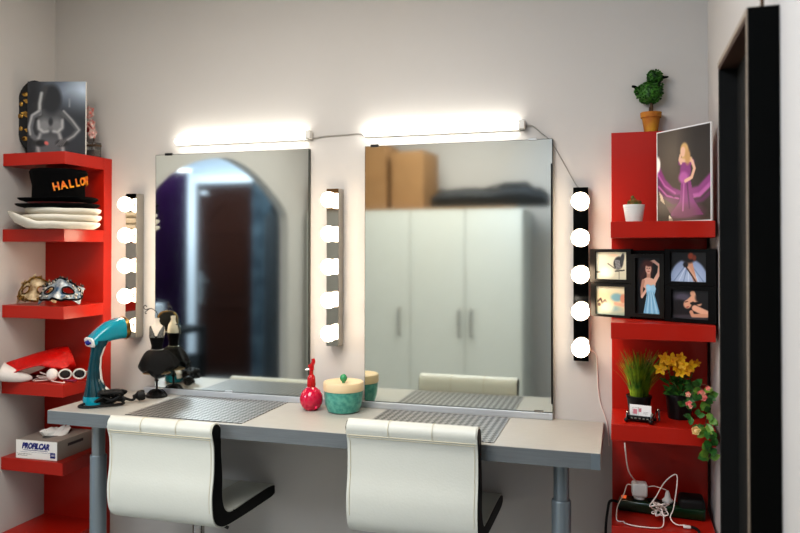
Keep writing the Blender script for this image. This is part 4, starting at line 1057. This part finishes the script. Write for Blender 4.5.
for k in range(22):
    a = k*2.2; pts.append((.114+.030*math.cos(a)*(.7+.3*math.sin(k)), -.200+.022*math.sin(a*1.2), Z4+.020+.018*(1+math.sin(k*1.3))))
pts += [(.085, -.20, Z4+.045), (.105, -.18, Z4+.07), (.13, -.19, Z4+.12), (.160, -.20, Z4+.150), (.166, -.205, Z4+.13), (.155, -.21, Z4+.05), (.145, -.215, Z4+.02), (.160, -.23, Z4+.006), (.185, -.235, Z4+.008)]
cable('charging_cable', pts, .0019, 'cable_w', 'tangled white charging cable lying before the green power strip', sub=7)
b = NB(); box(b, (.180, -.245, Z4+.0008), (.203, -.232, Z4+.009), .003, rot=None); tag(obj('cable_connector', b, M['plastic_w'], smooth=True), 'small white cable connector at the end of the tangled cable', 'connector')
cable('charger_cable', [(.079, -.12, Z4+.078), (.10, -.13, Z4+.086), (.125, -.135, Z4+.083), (.138, -.13, Z4+.077)], .0017, 'cable_w', 'short white cable arching between the charger and the plug')
cable('black_cable', [(.205, -.238, Z4+.006), (.218, -.255, Z4+.006), (.222, -.283, Z4+.004), (.220, -.289, Z4-.03), (.214, -.289, Z4-.10), (.20, -.287, Z4-.20)], .004, 'rubber', 'black cable dropping over the lowest visible right shelf')

# ================================================================== BLACK FRAME on the right wall
t = thing('hanging_box_frame', 'tall deep black frame hung on the right wall', 'frame', (XR, 0, 0))
y0, y1, d, top, bot = -1.157, -.730, -.0545, 1.8485, .12
b = NB(); box(b, (d, y0, bot), (-.0005, y0+.020, top), .0008); obj('near_side', b, M['blackframe'], t)
b = NB(); box(b, (d, y1-.018, bot), (-.0005, y1, top-.02), .0008); obj('far_side', b, M['frame_in'], t)
b = NB(); box(b, (d, y0+.020, top-.020), (-.0005, y1, top), .0008); obj('top_board', b, M['frame_brown'], t)
b = NB(); box(b, (d, y0+.020, bot), (-.0005, y1-.018, bot+.02), .0008); obj('bottom_board', b, M['blackframe'], t)
b = NB(); box(b, (-.016, y0+.020, bot+.02), (-.0008, y1-.018, top-.02)); obj('back_board', b, M['frame_in'], t)
b = NB(); box(b, (d-.0015, y0+.0005, bot), (d-.0001, y0+.012, top-.0005)); box(b, (d-.0015, y0+.012, top-.012), (d-.0001, y1, top-.0005)); obj('rim_edge', b, M['frame_rim'], t)  # pale strips stand in for bulb light along the black rim
b = NB(); tube(b, [(-.025, y0+.03, top-.002), (-.022, y0+.03, top+.30), (-.018, y0+.03, CH-.001)], .0035, sub=1); obj('hanging_cord', b, M['bark'], t)

# ================================================================== LIGHTS
def area(name, loc, rot, size, power, rgb, sy=None):
    l = bpy.data.lights.new(name, 'AREA'); l.energy = power; l.size = size; l.color = rgb
    if sy: l.shape = 'RECTANGLE'; l.size_y = sy
    o = bpy.data.objects.new(name, l); COL.objects.link(o); o.location = loc; o.rotation_euler = rot; return o
area('ceiling_lamp', (-1.1, -1.45, 2.57), (0, 0, 0), 1.0, 34, (1, .955, .90))
area('rear_fill', (-1.2, -2.35, 2.57), (0, math.radians(0), 0), .8, 17, (1, .98, .95))  # added fill, brightens the wardrobe and walls seen in the mirrors
area('hall_lamp', (-4.0, -3.1, 2.57), (0, 0, 0), 1.2, 120, (.84, .92, 1.))
area('cool_wall_fill', (-.75, -2.2, 2.4), (0, math.radians(-62), 0), .4, 12, (.42, .66, 1.))  # added bluish fill aimed at the right wall, no real fixture
wd = bpy.data.worlds.new('World'); SC.world = wd; wd.use_nodes = True
wd.node_tree.nodes['Background'].inputs[0].default_value = (.6, .7, .8, 1); wd.node_tree.nodes['Background'].inputs[1].default_value = .07

# ================================================================== CAMERA
cam = bpy.data.cameras.new('Camera'); co = bpy.data.objects.new('Camera', cam); COL.objects.link(co)
cam.sensor_width = 36; cam.sensor_fit = 'HORIZONTAL'; cam.lens = 732.13/800*36
cam.shift_y = -(266.5-239.65)/800
yaw, pitch, roll = -.2928, .0122, .0008
fw = Vector((math.sin(yaw)*math.cos(pitch), math.cos(yaw)*math.cos(pitch), math.sin(pitch)))
r = Vector((math.cos(yaw), -math.sin(yaw), 0)); u = r.cross(fw)
r2 = r*math.cos(roll)+u*math.sin(roll); u2 = -r*math.sin(roll)+u*math.cos(roll)
mt = Matrix((r2, u2, -fw)).transposed().to_4x4(); mt.translation = Vector((0, -2.6386, 1.40)); co.matrix_world = mt
cam.clip_start = .02
cam.dof.use_dof = True; cam.dof.focus_distance = 2.45; cam.dof.aperture_fstop = 2.4
SC.camera = co
SC.view_settings.view_transform = 'Standard'
SC.view_settings.look = 'Medium High Contrast'
SC.view_settings.exposure = -0.08
SC.cycles.max_bounces = 10
SC.cycles.use_denoising = True
